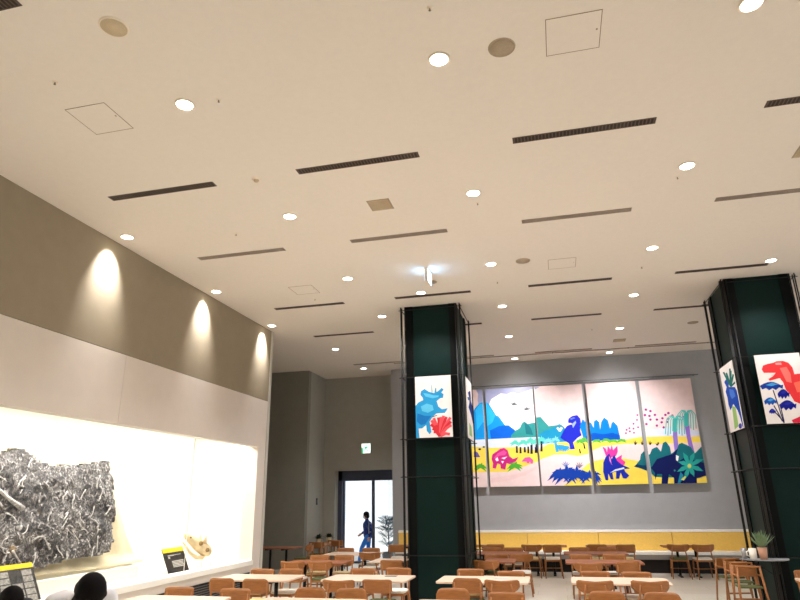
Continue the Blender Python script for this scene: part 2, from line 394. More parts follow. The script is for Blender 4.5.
for X, Y, r, m, lab in ((-3.47, 3.69, 0.125, M_spkl, 'pale round ceiling speaker at the top left of the photo'), (-0.15, 4.84, 0.125, M_spk, 'brown round ceiling speaker beside the square hatch near the top'),
                        (-0.25, 10.44, 0.125, M_spk, 'brown round ceiling speaker beside the small access hatch'), (3.58, 15.78, 0.125, M_spk, 'brown round ceiling speaker left of the right pillar top'), (-2.04, 11.09, 0.1, M_spk, 'small dark round ceiling speaker just behind the hanging exit sign')):
    t = thing('ceiling_speaker', lab, 'speaker', (X, Y, HC), 0, 'round ceiling speakers')
    b = B(); lathe(b, [(0, -0.012), (r*0.9, -0.012), (r*0.92, 0)]); obj('speaker_mesh', b, m, t)
    b = B(); lathe(b, [(r*0.9, 0), (r*0.9, -0.013), (r, -0.01), (r*1.03, 0)]); obj('speaker_ring', b, m if m is M_spk else M_ring, t)
sp = [(-4.54, 4.19, 'nearest the left wall'), (-3.11, 4.87, 'right of the front left downlight'), (-0.71, 4.19, 'at the top middle of the photo'), (1.91, 7.93, 'below the right downlight of the second row'), (-0.76, 7.97, 'below the third downlight of the second row'),
      (1.87, 11.37, 'right of the small hatch'), (-0.8, 11.45, 'below the third downlight of the third row'), (-4.59, 8.01, 'in front of the second left vent'), (-4.61, 11.45, 'in front of the third left vent'), (1.19, 15.7, 'far back left of the downlight')]
def sp_base(): return lathe(B(), [(0, -0.006), (0.024, -0.006), (0.027, 0)], n=16)
def sp_head():
    b = B(); lathe(b, [(0.0, -0.03), (0.012, -0.029), (0.012, -0.026), (0.005, -0.022), (0.006, -0.006), (0.0, -0.005)], n=12); return b
for X, Y, w_ in sp:
    t = thing('ceiling_sprinkler', 'tiny sprinkler head in the ceiling, ' + w_, 'sprinkler', (X, Y, HC), 0, 'ceiling sprinkler heads')
    link('escutcheon', cached('escutcheon', sp_base, M_ring), t); link('deflector', cached('deflector', sp_head, M_chrome), t)
t = thing('smoke_detector', 'round pale smoke detector between the two left vents of the first row', 'smoke detector', (-3.49, 6.5, HC))
b = B(); lathe(b, [(0, -0.018), (0.055, -0.016), (0.06, 0)]); obj('detector_base', b, M_ring, t)
b = B(); lathe(b, [(0, -0.045), (0.026, -0.042), (0.034, -0.03), (0.034, -0.017)]); obj('sensor_head', b, M_spkl, t)
# hanging exit sign seen edge-on
t = thing('hanging_exit_sign', 'thin hanging exit sign seen edge on, glowing bluish white on the ceiling', 'exit sign', (-1.985, 10.42, HC))
b = B(); box(b, -0.03, 0.03, -0.18, 0.18, -0.275, -0.02, bev=0.006); obj('sign_case', b, M_ring, t)
b = B(); box(b, -0.02, 0.02, -0.05, 0.05, -0.02, 0.0); obj('ceiling_bracket', b, M_steel, t)
for s in (-1, 1):
    b = B(); box(b, min(s*0.03, s*0.034), max(s*0.03, s*0.034), -0.16, 0.16, -0.262, -0.035); o = obj('light_face', b, M_sign, t)
def runner(bm, s, mi=0, flip=1):
    def P2(pts):
        vs = [bm.verts.new((x*s*flip, 0, z*s)) for x, z in pts]; f = bm.faces.new(vs); f.material_index = mi
    P2([(0.1+0.08*math.cos(a*PI/5), 0.33+0.08*math.sin(a*PI/5)) for a in range(10)])
    P2([(-0.1, 0.22), (0.12, 0.24), (0.06, -0.05), (-0.12, -0.05)]); P2([(0.1, 0.2), (0.28, 0.08), (0.25, 0.02), (0.07, 0.12)]); P2([(-0.1, 0.2), (-0.3, 0.1), (-0.27, 0.04), (-0.08, 0.13)])
    P2([(0.0, -0.02), (0.08, -0.02), (0.24, -0.18), (0.16, -0.38), (0.08, -0.36), (0.14, -0.2)]); P2([(-0.12, -0.02), (0.0, -0.02), (-0.12, -0.2), (-0.34, -0.3), (-0.34, -0.22), (-0.18, -0.15)])
    return bm
t = thing('exit_sign', 'square green and white exit sign high on the wall above the glass door', 'exit sign', (-6.06, 19.97, 3.57))
b = B(); box(b, -0.165, 0.165, -0.035, 0, -0.165, 0.165, bev=0.008); obj('sign_case', b, M_ring, t)
b = B(); box(b, -0.15, 0.15, -0.039, -0.035, -0.15, 0.15); obj('light_face', b, M_signw, t)
b = B(); runner(b, 0.3); box(b, -0.15, -0.1, -0.001, 0.001, -0.15, 0.04); o = obj('pictogram', b, M_signg, t, (0, -0.041, -0.01))
t = thing('wall_switch', 'small dark switch plate on the side wall left of the glass door', 'switch', (-7.53, 19.36, 1.92))
b = B(); box(b, 0, 0.012, -0.06, 0.06, -0.1, 0.1, bev=0.003); obj('plate', b, M_black, t)
b = B(); box(b, 0.012, 0.02, -0.03, 0.03, -0.05, 0.05); obj('button', b, M_louver, t)
# ceiling rail in front of the mural
t = thing('ceiling_rail', 'thin grey picture rail running along the ceiling in front of the mural', 'rail', (0, 18.1, 0))
b = B(); box(b, -4.6, 5.4, -0.012, 0.012, HC-0.03, HC-0.004); obj('track', b, M_ventg, t)
for x in (-4.0, -1.9, 0.2, 2.3, 4.4):
    b = B(); box(b, x-0.01, x+0.01, -0.016, 0.016, HC-0.032, HC); obj('rail_clip', b, M_vent, t)
ART_MURAL=[((165, 168, 205),[(-2.212,5.178),(-0.254,5.123),(-0.469,5.029),(-0.679,5.013),(-0.893,4.945),(-1.099,5.01),(-1.261,4.951),(-1.444,4.988),(-1.61,4.903),(-1.747,4.83),(-1.825,4.646),(-2.133,4.635),(-2.165,4.797),(-2.14,5.012)]),
((250, 250, 255),[(-1.825,4.646),(-1.747,4.83),(-1.61,4.903),(-1.444,4.988),(-1.261,4.951),(-1.099,5.01),(-0.893,4.945),(-0.679,5.013),(-0.411,5.105),(-0.518,3.629),(-1.882,3.679)]),  # white sky, with the spotlight glare on this panel painted in
((22, 146, 228),[(-2.426,4.17),(-2.272,4.561),(-2.102,4.727),(-1.953,4.746),(-1.835,4.7),(-1.62,4.319),(-1.555,4.303),(-1.377,4.021),(-1.273,4.017),(-1.077,3.854),(-0.933,3.708),(-0.922,3.636),(-2.342,3.628),(-2.453,3.624)]),
((45, 182, 246),[(-2.248,4.507),(-2.103,4.7),(-1.888,4.716),(-1.645,4.333),(-1.751,4.115),(-1.902,4.017),(-2.027,4.153),(-2.226,3.899)]),
((14, 98, 212),[(-1.844,3.884),(-1.561,4.003),(-1.377,4.021),(-1.273,4.017),(-1.077,3.854),(-0.933,3.708),(-0.922,3.636),(-1.817,3.631)]),
((52, 146, 146),[(-1.215,3.718),(-1.077,3.854),(-0.942,3.926),(-0.881,4.053),(-0.799,4.114),(-0.703,4.032),(-0.599,4.054),(-0.482,4.067),(-0.43,4.214),(-0.315,4.222),(-0.2,4.075),(-0.097,3.943),(-0.008,3.952),(0.118,3.96),(0.222,3.994),(0.315,3.926),(0.403,3.796),(0.37,3.484),(-0.419,3.433),(-1.248,3.595)]),
((34, 116, 126),[(-0.799,4.114),(-0.703,4.032),(-0.612,3.887),(-0.575,3.704),(-0.777,3.74)]),
((30, 140, 185),[(-0.409,3.698),(-0.222,3.821),(-0.016,3.863),(0.116,3.934),(0.266,3.928),(0.4,3.771),(0.422,3.482),(-0.364,3.457)]),
((214, 224, 240),[(-2.453,3.624),(-1.191,3.641),(-0.388,3.643),(-0.417,3.301),(-2.466,3.368)]),
((243, 216, 88),[(-2.463,3.435),(-1.86,3.375),(-1.102,3.376),(-0.474,3.251),(-0.349,3.325),(-0.157,3.424),(0.186,3.465),(0.985,3.463),(1.084,3.433),(1.516,3.444),(2.02,3.478),(2.498,3.55),(2.561,3.544),(3.275,3.531),(3.739,3.487),(4.052,3.502),(4.026,3.34),(2.532,3.323),(2.423,3.349),(2.006,3.363),(1.324,3.309),(1.006,3.178),(0.948,3.116),(0.637,3.061),(0.335,3.122),(-0.027,3.12),(-0.376,3.013),(-0.499,2.939),(-0.877,2.819),(-1.365,2.676),(-2.501,2.676)]),
((243, 216, 88),[(0.091,2.161),(0.346,2.432),(0.7,2.677),(0.92,2.849),(1.181,2.93),(1.027,2.897),(1.334,2.951),(1.882,2.961),(2.36,2.86),(2.48,2.926),(3.85,2.861),(4.046,2.17),(2.475,2.094),(0.996,2.145)]),
((236, 206, 206),[(-1.885,2.506),(-1.372,2.572),(-0.889,2.664),(-0.508,2.835),(-0.514,2.758),(-0.897,2.561),(-1.383,2.417),(-1.893,2.376)]),
((214, 222, 242),[(2.447,3.702),(3.179,3.785),(3.97,3.643),(3.979,3.533),(2.425,3.535)]),
((28, 26, 50),[(-1.097,3.403),(-1.049,3.401),(-1.05,3.203),(-1.114,3.205)]),
((28, 26, 50),[(-0.992,3.373),(-0.944,3.371),(-0.945,3.187),(-1.009,3.189)]),
((28, 26, 50),[(-0.867,3.369),(-0.819,3.367),(-0.818,3.209),(-0.882,3.211)]),
((28, 26, 50),[(-0.765,3.379),(-0.717,3.377),(-0.72,3.18),(-0.783,3.182)]),
((28, 26, 50),[(-0.675,3.415),(-0.627,3.413),(-0.634,3.164),(-0.697,3.166)]),
((28, 26, 50),[(-0.552,3.358),(-0.504,3.357),(-0.505,3.186),(-0.568,3.188)]),
((28, 26, 50),[(-0.655,3.494),(-0.608,3.492),(-0.621,3.164),(-0.689,3.166)]),
((28, 26, 50),[(-0.522,3.436),(-0.475,3.435),(-0.482,3.186),(-0.55,3.188)]),
((28, 26, 50),[(-0.371,3.51),(-0.323,3.509),(-0.334,3.22),(-0.403,3.222)]),
((96, 208, 192),[(-1.116,3.479),(-1.035,3.47),(-0.99,3.387),(-1.059,3.434),(-1.128,3.461)]),
((96, 208, 192),[(-1.12,3.481),(-1.026,3.506),(-0.961,3.441),(-1.036,3.464),(-1.124,3.46)]),
((96, 208, 192),[(-1.124,3.48),(-1.053,3.539),(-0.993,3.502),(-1.044,3.497),(-1.12,3.46)]),
((96, 208, 192),[(-1.13,3.477),(-1.09,3.561),(-1.037,3.567),(-1.058,3.534),(-1.114,3.463)]),
((96, 208, 192),[(-1.133,3.47),(-1.137,3.56),(-1.112,3.604),(-1.094,3.558),(-1.111,3.47)]),
((96, 208, 192),[(-1.131,3.464),(-1.17,3.524),(-1.18,3.549),(-1.134,3.55),(-1.113,3.477)]),
((96, 208, 192),[(-1.125,3.46),(-1.186,3.496),(-1.23,3.501),(-1.173,3.538),(-1.119,3.48)]),
((96, 208, 192),[(-1.122,3.459),(-1.219,3.472),(-1.304,3.454),(-1.221,3.514),(-1.123,3.481)]),
((96, 208, 192),[(-1.117,3.461),(-1.19,3.438),(-1.267,3.396),(-1.209,3.476),(-1.127,3.48)]),
((96, 208, 192),[(-0.874,3.484),(-0.794,3.475),(-0.75,3.392),(-0.818,3.439),(-0.886,3.466)]),
((96, 208, 192),[(-0.878,3.486),(-0.771,3.513),(-0.694,3.448),(-0.78,3.47),(-0.882,3.465)]),
((96, 208, 192),[(-0.883,3.485),(-0.809,3.545),(-0.747,3.51),(-0.8,3.504),(-0.878,3.465)]),
((96, 208, 192),[(-0.888,3.482),(-0.844,3.572),(-0.789,3.581),(-0.812,3.545),(-0.872,3.468)]),
((96, 208, 192),[(-0.891,3.475),(-0.896,3.56),(-0.871,3.602),(-0.853,3.559),(-0.87,3.475)]),
((96, 208, 192),[(-0.889,3.469),(-0.935,3.544),(-0.951,3.578),(-0.899,3.569),(-0.871,3.481)]),
((96, 208, 192),[(-0.884,3.465),(-0.948,3.504),(-0.994,3.51),(-0.933,3.545),(-0.877,3.485)]),
((96, 208, 192),[(-0.88,3.464),(-0.97,3.476),(-1.05,3.458),(-0.973,3.518),(-0.881,3.486)]),
((96, 208, 192),[(-0.876,3.465),(-0.968,3.437),(-1.059,3.393),(-0.985,3.476),(-0.885,3.485)]),
((96, 208, 192),[(-0.673,3.504),(-0.585,3.492),(-0.534,3.407),(-0.609,3.455),(-0.685,3.485)]),
((96, 208, 192),[(-0.677,3.505),(-0.578,3.531),(-0.508,3.466),(-0.587,3.489),(-0.681,3.484)]),
((96, 208, 192),[(-0.681,3.505),(-0.603,3.567),(-0.536,3.534),(-0.593,3.526),(-0.676,3.484)]),
((96, 208, 192),[(-0.687,3.502),(-0.655,3.573),(-0.61,3.569),(-0.624,3.545),(-0.671,3.488)]),
((96, 208, 192),[(-0.69,3.495),(-0.693,3.587),(-0.668,3.635),(-0.65,3.586),(-0.668,3.494)]),
((96, 208, 192),[(-0.688,3.488),(-0.733,3.562),(-0.748,3.596),(-0.697,3.587),(-0.67,3.501)]),
((96, 208, 192),[(-0.683,3.484),(-0.75,3.526),(-0.798,3.533),(-0.735,3.566),(-0.675,3.505)]),
((96, 208, 192),[(-0.678,3.484),(-0.748,3.493),(-0.813,3.472),(-0.753,3.535),(-0.68,3.505)]),
((96, 208, 192),[(-0.675,3.485),(-0.766,3.457),(-0.856,3.413),(-0.783,3.496),(-0.683,3.504)]),
((96, 208, 192),[(-0.515,3.485),(-0.429,3.474),(-0.38,3.39),(-0.453,3.437),(-0.527,3.467)]),
((96, 208, 192),[(-0.519,3.486),(-0.421,3.513),(-0.353,3.448),(-0.43,3.471),(-0.523,3.465)]),
((96, 208, 192),[(-0.524,3.486),(-0.44,3.551),(-0.369,3.52),(-0.43,3.511),(-0.519,3.466)]),
((96, 208, 192),[(-0.529,3.483),(-0.487,3.569),(-0.433,3.576),(-0.455,3.542),(-0.513,3.469)]),
((96, 208, 192),[(-0.532,3.476),(-0.535,3.573),(-0.509,3.623),(-0.492,3.571),(-0.51,3.476)]),
((96, 208, 192),[(-0.53,3.47),(-0.572,3.538),(-0.585,3.568),(-0.536,3.563),(-0.512,3.482)]),
((96, 208, 192),[(-0.525,3.466),(-0.605,3.516),(-0.663,3.529),(-0.588,3.556),(-0.517,3.486)]),
((96, 208, 192),[(-0.52,3.465),(-0.604,3.476),(-0.679,3.457),(-0.607,3.518),(-0.522,3.486)]),
((96, 208, 192),[(-0.517,3.466),(-0.61,3.438),(-0.702,3.393),(-0.627,3.476),(-0.525,3.486)]),
((96, 208, 192),[(-0.645,3.529),(-0.55,3.514),(-0.492,3.429),(-0.572,3.478),(-0.656,3.511)]),
((96, 208, 192),[(-0.648,3.53),(-0.571,3.554),(-0.521,3.49),(-0.583,3.514),(-0.653,3.51)]),
((96, 208, 192),[(-0.653,3.53),(-0.59,3.583),(-0.538,3.545),(-0.583,3.543),(-0.649,3.51)]),
((96, 208, 192),[(-0.658,3.527),(-0.625,3.599),(-0.58,3.598),(-0.595,3.573),(-0.643,3.513)]),
((96, 208, 192),[(-0.661,3.52),(-0.664,3.616),(-0.639,3.665),(-0.622,3.614),(-0.64,3.52)]),
((96, 208, 192),[(-0.659,3.514),(-0.701,3.582),(-0.714,3.612),(-0.666,3.606),(-0.642,3.526)]),
((96, 208, 192),[(-0.655,3.51),(-0.728,3.556),(-0.781,3.567),(-0.712,3.595),(-0.647,3.53)]),
((96, 208, 192),[(-0.65,3.51),(-0.726,3.519),(-0.796,3.501),(-0.73,3.56),(-0.652,3.53)]),
((96, 208, 192),[(-0.646,3.511),(-0.724,3.487),(-0.803,3.446),(-0.741,3.524),(-0.655,3.529)]),
((96, 208, 192),[(-0.339,3.545),(-0.258,3.534),(-0.213,3.454),(-0.281,3.499),(-0.35,3.527)]),
((96, 208, 192),[(-0.342,3.546),(-0.259,3.57),(-0.202,3.507),(-0.269,3.53),(-0.347,3.526)]),
((96, 208, 192),[(-0.347,3.546),(-0.273,3.605),(-0.211,3.572),(-0.264,3.565),(-0.342,3.526)]),
((96, 208, 192),[(-0.352,3.542),(-0.313,3.623),(-0.263,3.628),(-0.283,3.597),(-0.337,3.529)]),
((96, 208, 192),[(-0.355,3.536),(-0.357,3.629),(-0.333,3.677),(-0.316,3.628),(-0.334,3.535)]),
((96, 208, 192),[(-0.353,3.53),(-0.397,3.603),(-0.412,3.637),(-0.362,3.627),(-0.336,3.542)]),
((96, 208, 192),[(-0.349,3.526),(-0.428,3.576),(-0.486,3.59),(-0.412,3.615),(-0.341,3.545)]),
((96, 208, 192),[(-0.344,3.526),(-0.437,3.537),(-0.519,3.521),(-0.439,3.578),(-0.345,3.546)]),
((96, 208, 192),[(-0.341,3.526),(-0.432,3.499),(-0.522,3.455),(-0.448,3.536),(-0.349,3.545)]),
((120, 200, 225),[(-0.146,3.498),(-0.058,3.485),(-0.006,3.403),(-0.08,3.45),(-0.157,3.481)]),
((120, 200, 225),[(-0.148,3.499),(-0.071,3.523),(-0.02,3.46),(-0.082,3.483),(-0.154,3.479)]),
((120, 200, 225),[(-0.154,3.499),(-0.073,3.562),(-0.005,3.532),(-0.064,3.523),(-0.149,3.48)]),
((120, 200, 225),[(-0.159,3.496),(-0.114,3.585),(-0.059,3.596),(-0.083,3.559),(-0.144,3.483)]),
((120, 200, 225),[(-0.161,3.49),(-0.164,3.583),(-0.139,3.63),(-0.123,3.581),(-0.141,3.489)]),
((120, 200, 225),[(-0.16,3.483),(-0.202,3.554),(-0.216,3.586),(-0.167,3.578),(-0.143,3.495)]),
((120, 200, 225),[(-0.155,3.48),(-0.229,3.526),(-0.283,3.538),(-0.213,3.565),(-0.147,3.499)]),
((120, 200, 225),[(-0.15,3.479),(-0.223,3.488),(-0.29,3.469),(-0.227,3.529),(-0.152,3.5)]),
((120, 200, 225),[(-0.147,3.48),(-0.234,3.454),(-0.32,3.411),(-0.249,3.491),(-0.155,3.499)]),
((120, 200, 225),[(0.067,3.53),(0.152,3.518),(0.201,3.436),(0.129,3.483),(0.056,3.513)]),
((120, 200, 225),[(0.064,3.531),(0.145,3.555),(0.198,3.492),(0.134,3.515),(0.059,3.511)]),
((120, 200, 225),[(0.06,3.531),(0.12,3.583),(0.169,3.545),(0.126,3.543),(0.063,3.511)]),
((120, 200, 225),[(0.054,3.528),(0.097,3.614),(0.15,3.623),(0.127,3.588),(0.069,3.515)]),
((120, 200, 225),[(0.051,3.522),(0.049,3.617),(0.074,3.666),(0.09,3.615),(0.071,3.521)]),
((120, 200, 225),[(0.053,3.515),(0.017,3.574),(0.008,3.598),(0.051,3.598),(0.07,3.528)]),
((120, 200, 225),[(0.057,3.512),(-0.018,3.56),(-0.073,3.572),(-0.002,3.598),(0.065,3.531)]),
((120, 200, 225),[(0.062,3.511),(-0.016,3.521),(-0.087,3.503),(-0.019,3.562),(0.061,3.532)]),
((120, 200, 225),[(0.066,3.512),(-0,3.492),(-0.071,3.452),(-0.018,3.528),(0.057,3.53)]),
((60, 160, 200),[(-0.003,3.512),(0.024,3.382),(0.045,3.188),(0.122,3.2),(0.101,3.398),(0.074,3.532)]),
((200, 40, 128),[(-1.839,3.042),(-1.803,3.186),(-1.676,3.262),(-1.563,3.338),(-1.453,3.361),(-1.35,3.292),(-1.308,3.119),(-1.207,3.032),(-1.043,3.085),(-1.131,2.969),(-1.298,2.882),(-1.402,2.924),(-1.455,2.735),(-1.586,2.772),(-1.592,2.89),(-1.671,2.918),(-1.734,2.771),(-1.828,2.791),(-1.801,2.922)]),
((224, 84, 156),[(-1.769,3.079),(-1.653,3.208),(-1.458,3.295),(-1.381,3.226),(-1.44,3.149),(-1.603,3.141),(-1.717,3.046)]),
((248, 240, 248),[(-1.731,3.039),(-1.659,3.103),(-1.634,2.996),(-1.694,2.98)]),
((248, 240, 248),[(-1.554,3.068),(-1.376,3.107),(-1.462,3.031)]),
((248, 240, 248),[(-1.559,2.981),(-1.479,2.979),(-1.524,2.909)]),
((226, 92, 172),[(-0.973,2.952),(-0.858,3.066),(-0.725,3.075),(-0.627,2.981),(-0.648,2.886),(-0.708,2.887),(-0.722,2.945),(-0.788,2.882),(-0.828,2.948)]),
((84, 172, 58),[(-1.161,2.812),(-1.057,2.784),(-1.004,2.669),(-1.095,2.739),(-1.18,2.789)]),
((84, 172, 58),[(-1.165,2.814),(-1.028,2.829),(-0.935,2.729),(-1.047,2.774),(-1.175,2.787)]),
((84, 172, 58),[(-1.171,2.815),(-1.041,2.883),(-0.94,2.821),(-1.039,2.826),(-1.169,2.786)]),
((84, 172, 58),[(-1.177,2.813),(-1.114,2.901),(-1.046,2.872),(-1.085,2.852),(-1.163,2.788)]),
((84, 172, 58),[(-1.184,2.805),(-1.16,2.925),(-1.106,2.961),(-1.105,2.906),(-1.156,2.796)]),
((84, 172, 58),[(-1.184,2.797),(-1.215,2.888),(-1.203,2.93),(-1.158,2.905),(-1.156,2.805)]),
((84, 172, 58),[(-1.179,2.789),(-1.266,2.876),(-1.315,2.912),(-1.228,2.922),(-1.161,2.812)]),
((84, 172, 58),[(-1.172,2.786),(-1.275,2.824),(-1.359,2.819),(-1.267,2.882),(-1.168,2.815)]),
((84, 172, 58),[(-1.167,2.787),(-1.302,2.781),(-1.425,2.74),(-1.313,2.836),(-1.173,2.815)]),
((84, 172, 58),[(-1.163,2.789),(-1.282,2.73),(-1.404,2.658),(-1.312,2.778),(-1.177,2.813)]),
((84, 172, 58),[(-2.171,2.824),(-2.07,2.795),(-2.014,2.69),(-2.103,2.754),(-2.188,2.803)]),
((84, 172, 58),[(-2.175,2.826),(-2.042,2.838),(-1.949,2.748),(-2.058,2.789),(-2.183,2.801)]),
((84, 172, 58),[(-2.179,2.826),(-2.084,2.881),(-2.009,2.821),(-2.083,2.829),(-2.179,2.801)]),
((84, 172, 58),[(-2.186,2.824),(-2.129,2.904),(-2.067,2.879),(-2.102,2.86),(-2.173,2.802)]),
((84, 172, 58),[(-2.192,2.818),(-2.172,2.924),(-2.124,2.956),(-2.122,2.907),(-2.167,2.809)]),
((84, 172, 58),[(-2.192,2.81),(-2.221,2.891),(-2.211,2.928),(-2.17,2.906),(-2.166,2.817)]),
((84, 172, 58),[(-2.187,2.803),(-2.254,2.867),(-2.29,2.89),(-2.222,2.909),(-2.171,2.824)]),
((84, 172, 58),[(-2.181,2.801),(-2.278,2.836),(-2.356,2.832),(-2.271,2.887),(-2.177,2.826)]),
((84, 172, 58),[(-2.176,2.801),(-2.287,2.796),(-2.389,2.76),(-2.299,2.845),(-2.182,2.826)]),
((84, 172, 58),[(-2.172,2.803),(-2.249,2.764),(-2.336,2.707),(-2.279,2.806),(-2.187,2.824)]),
((104, 84, 172),[(-2.36,3.284),(-2.25,3.267),(-2.171,3.112),(-2.368,3.118)]),
((40, 34, 44),[(-2.133,3.343),(-2.143,3.326),(-2.165,3.316),(-2.192,3.317),(-2.214,3.329),(-2.221,3.346),(-2.212,3.363),(-2.189,3.373),(-2.162,3.372),(-2.141,3.361)]),
((40, 34, 44),[(-2.012,3.407),(-2.02,3.393),(-2.04,3.384),(-2.063,3.385),(-2.082,3.395),(-2.089,3.409),(-2.08,3.423),(-2.061,3.431),(-2.037,3.43),(-2.018,3.421)]),
((96, 100, 104),[(-1.188,4.668),(-1.096,4.672),(-1.054,4.712),(-1.021,4.663),(-0.924,4.631),(-1.022,4.61),(-1.094,4.597)]),
((96, 100, 104),[(-0.823,4.49),(-0.73,4.509),(-0.689,4.549),(-0.656,4.5),(-0.559,4.485),(-0.658,4.448),(-0.728,4.436)]),
((48, 150, 220),[(0.311,3.346),(0.239,3.32),(0.159,3.272),(0.217,3.361),(0.301,3.366)]),
((48, 150, 220),[(0.313,3.347),(0.231,3.281),(0.139,3.21),(0.201,3.316),(0.299,3.365)]),
((48, 150, 220),[(0.316,3.35),(0.274,3.277),(0.21,3.207),(0.235,3.301),(0.296,3.362)]),
((48, 150, 220),[(0.317,3.353),(0.3,3.251),(0.252,3.167),(0.254,3.261),(0.295,3.359)]),
((48, 150, 220),[(0.318,3.358),(0.339,3.261),(0.323,3.168),(0.292,3.253),(0.294,3.354)]),
((48, 150, 220),[(0.317,3.361),(0.367,3.295),(0.375,3.199),(0.324,3.274),(0.295,3.351)]),
((48, 150, 220),[(0.315,3.364),(0.392,3.318),(0.426,3.216),(0.356,3.286),(0.297,3.348)]),
((48, 150, 220),[(0.313,3.366),(0.409,3.349),(0.463,3.253),(0.382,3.309),(0.299,3.346)]),
((48, 150, 220),[(0.184,3.376),(0.09,3.343),(-0.005,3.292),(0.071,3.385),(0.174,3.397)]),
((48, 150, 220),[(0.187,3.378),(0.112,3.317),(0.026,3.25),(0.082,3.351),(0.172,3.395)]),
((48, 150, 220),[(0.189,3.38),(0.142,3.3),(0.074,3.225),(0.103,3.324),(0.169,3.392)]),
((48, 150, 220),[(0.191,3.384),(0.176,3.292),(0.131,3.216),(0.131,3.303),(0.168,3.389)]),
((48, 150, 220),[(0.191,3.388),(0.213,3.289),(0.197,3.195),(0.166,3.282),(0.167,3.385)]),
((48, 150, 220),[(0.19,3.392),(0.243,3.321),(0.253,3.222),(0.199,3.3),(0.168,3.381)]),
((48, 150, 220),[(0.188,3.394),(0.265,3.349),(0.298,3.247),(0.229,3.317),(0.17,3.378)]),
((48, 150, 220),[(0.186,3.396),(0.289,3.377),(0.348,3.279),(0.262,3.337),(0.172,3.376)]),
((34, 44, 188),[(0.466,4.067),(0.485,4.135),(0.592,4.207),(0.744,4.231),(0.82,4.121),(0.823,3.981),(0.778,3.781),(0.808,3.643),(0.689,3.577),(0.548,3.452),(0.581,3.264),(0.451,3.255),(0.43,3.43),(0.344,3.485),(0.199,3.595),(0.316,3.8),(0.415,3.922),(0.493,3.957),(0.581,3.966),(0.548,4.013),(0.473,4.011)]),
((150, 176, 232),[(0.565,3.979),(0.683,4.068),(0.689,4.007),(0.588,3.859)]),
((96, 124, 222),[(0.515,4.134),(0.639,4.172),(0.686,4.144),(0.557,4.099)]),
((40, 140, 170),[(0.324,3.862),(0.296,3.798),(0.236,3.76),(0.165,3.763),(0.111,3.805),(0.095,3.872),(0.123,3.936),(0.184,3.974),(0.255,3.971),(0.309,3.929)]),
((252, 250, 252),[(0.116,3.878),(0.158,3.902),(0.2,3.865),(0.253,3.898),(0.295,3.871),(0.226,3.773),(0.177,3.78)]),
((12, 126, 214),[(0.785,3.907),(0.88,4.105),(0.97,4.025),(1.002,3.974),(0.895,4.07),(1.041,3.985),(1.099,4.003),(1.167,3.848),(1.2,4.031),(1.269,4.075),(1.337,3.998),(1.342,3.789),(1.404,4.022),(1.492,4.129),(1.584,4.041),(1.622,3.803),(1.676,3.958),(1.731,4.003),(1.83,3.873),(1.856,3.613),(1.858,3.483),(1.141,3.483),(0.728,3.446),(0.86,3.493)]),
((12, 84, 192),[(1.008,3.671),(1.165,3.704),(1.413,3.655),(1.669,3.685),(1.861,3.613),(1.858,3.483),(1.14,3.478),(0.728,3.446)]),
((92, 180, 66),[(0.748,3.465),(0.811,3.448),(0.84,3.373),(0.786,3.419),(0.735,3.451)]),
((92, 180, 66),[(0.745,3.467),(0.819,3.481),(0.865,3.418),(0.805,3.445),(0.738,3.449)]),
((92, 180, 66),[(0.74,3.467),(0.82,3.52),(0.884,3.488),(0.825,3.484),(0.743,3.449)]),
((92, 180, 66),[(0.735,3.465),(0.774,3.535),(0.819,3.535),(0.799,3.51),(0.748,3.452)]),
((92, 180, 66),[(0.732,3.459),(0.731,3.534),(0.753,3.572),(0.767,3.533),(0.751,3.458)]),
((92, 180, 66),[(0.734,3.452),(0.701,3.502),(0.691,3.522),(0.731,3.526),(0.749,3.464)]),
((92, 180, 66),[(0.739,3.449),(0.677,3.482),(0.628,3.485),(0.687,3.518),(0.744,3.467)]),
((92, 180, 66),[(0.743,3.449),(0.667,3.45),(0.597,3.427),(0.662,3.486),(0.74,3.467)]),
((92, 180, 66),[(0.746,3.451),(0.695,3.425),(0.635,3.385),(0.676,3.455),(0.737,3.466)]),
((92, 180, 66),[(0.866,3.5),(0.937,3.478),(0.974,3.4),(0.913,3.448),(0.854,3.486)]),
((92, 180, 66),[(0.863,3.502),(0.946,3.515),(1,3.452),(0.934,3.48),(0.857,3.484)]),
((92, 180, 66),[(0.86,3.502),(0.918,3.545),(0.962,3.505),(0.92,3.508),(0.861,3.484)]),
((92, 180, 66),[(0.854,3.499),(0.894,3.572),(0.94,3.573),(0.919,3.547),(0.867,3.487)]),
((92, 180, 66),[(0.851,3.493),(0.85,3.567),(0.872,3.603),(0.886,3.565),(0.869,3.493)]),
((92, 180, 66),[(0.853,3.487),(0.812,3.551),(0.796,3.58),(0.842,3.575),(0.868,3.499)]),
((92, 180, 66),[(0.858,3.484),(0.797,3.516),(0.75,3.519),(0.808,3.552),(0.863,3.502)]),
((92, 180, 66),[(0.862,3.484),(0.783,3.485),(0.709,3.463),(0.778,3.521),(0.859,3.502)]),
((92, 180, 66),[(0.865,3.485),(0.795,3.451),(0.722,3.406),(0.778,3.482),(0.856,3.501)]),
((28, 26, 50),[(0.827,3.416),(0.857,3.415),(0.877,3.259),(0.836,3.261)]),
((28, 26, 50),[(0.691,3.265),(0.722,3.264),(0.744,3.135),(0.703,3.136)]),
((92, 180, 66),[(1.219,3.464),(1.287,3.465),(1.322,3.393),(1.266,3.43),(1.208,3.446)]),
((92, 180, 66),[(1.217,3.464),(1.29,3.484),(1.333,3.42),(1.276,3.446),(1.21,3.445)]),
((92, 180, 66),[(1.214,3.465),(1.288,3.508),(1.344,3.464),(1.288,3.467),(1.214,3.445)]),
((92, 180, 66),[(1.209,3.463),(1.253,3.524),(1.3,3.512),(1.273,3.491),(1.219,3.446)]),
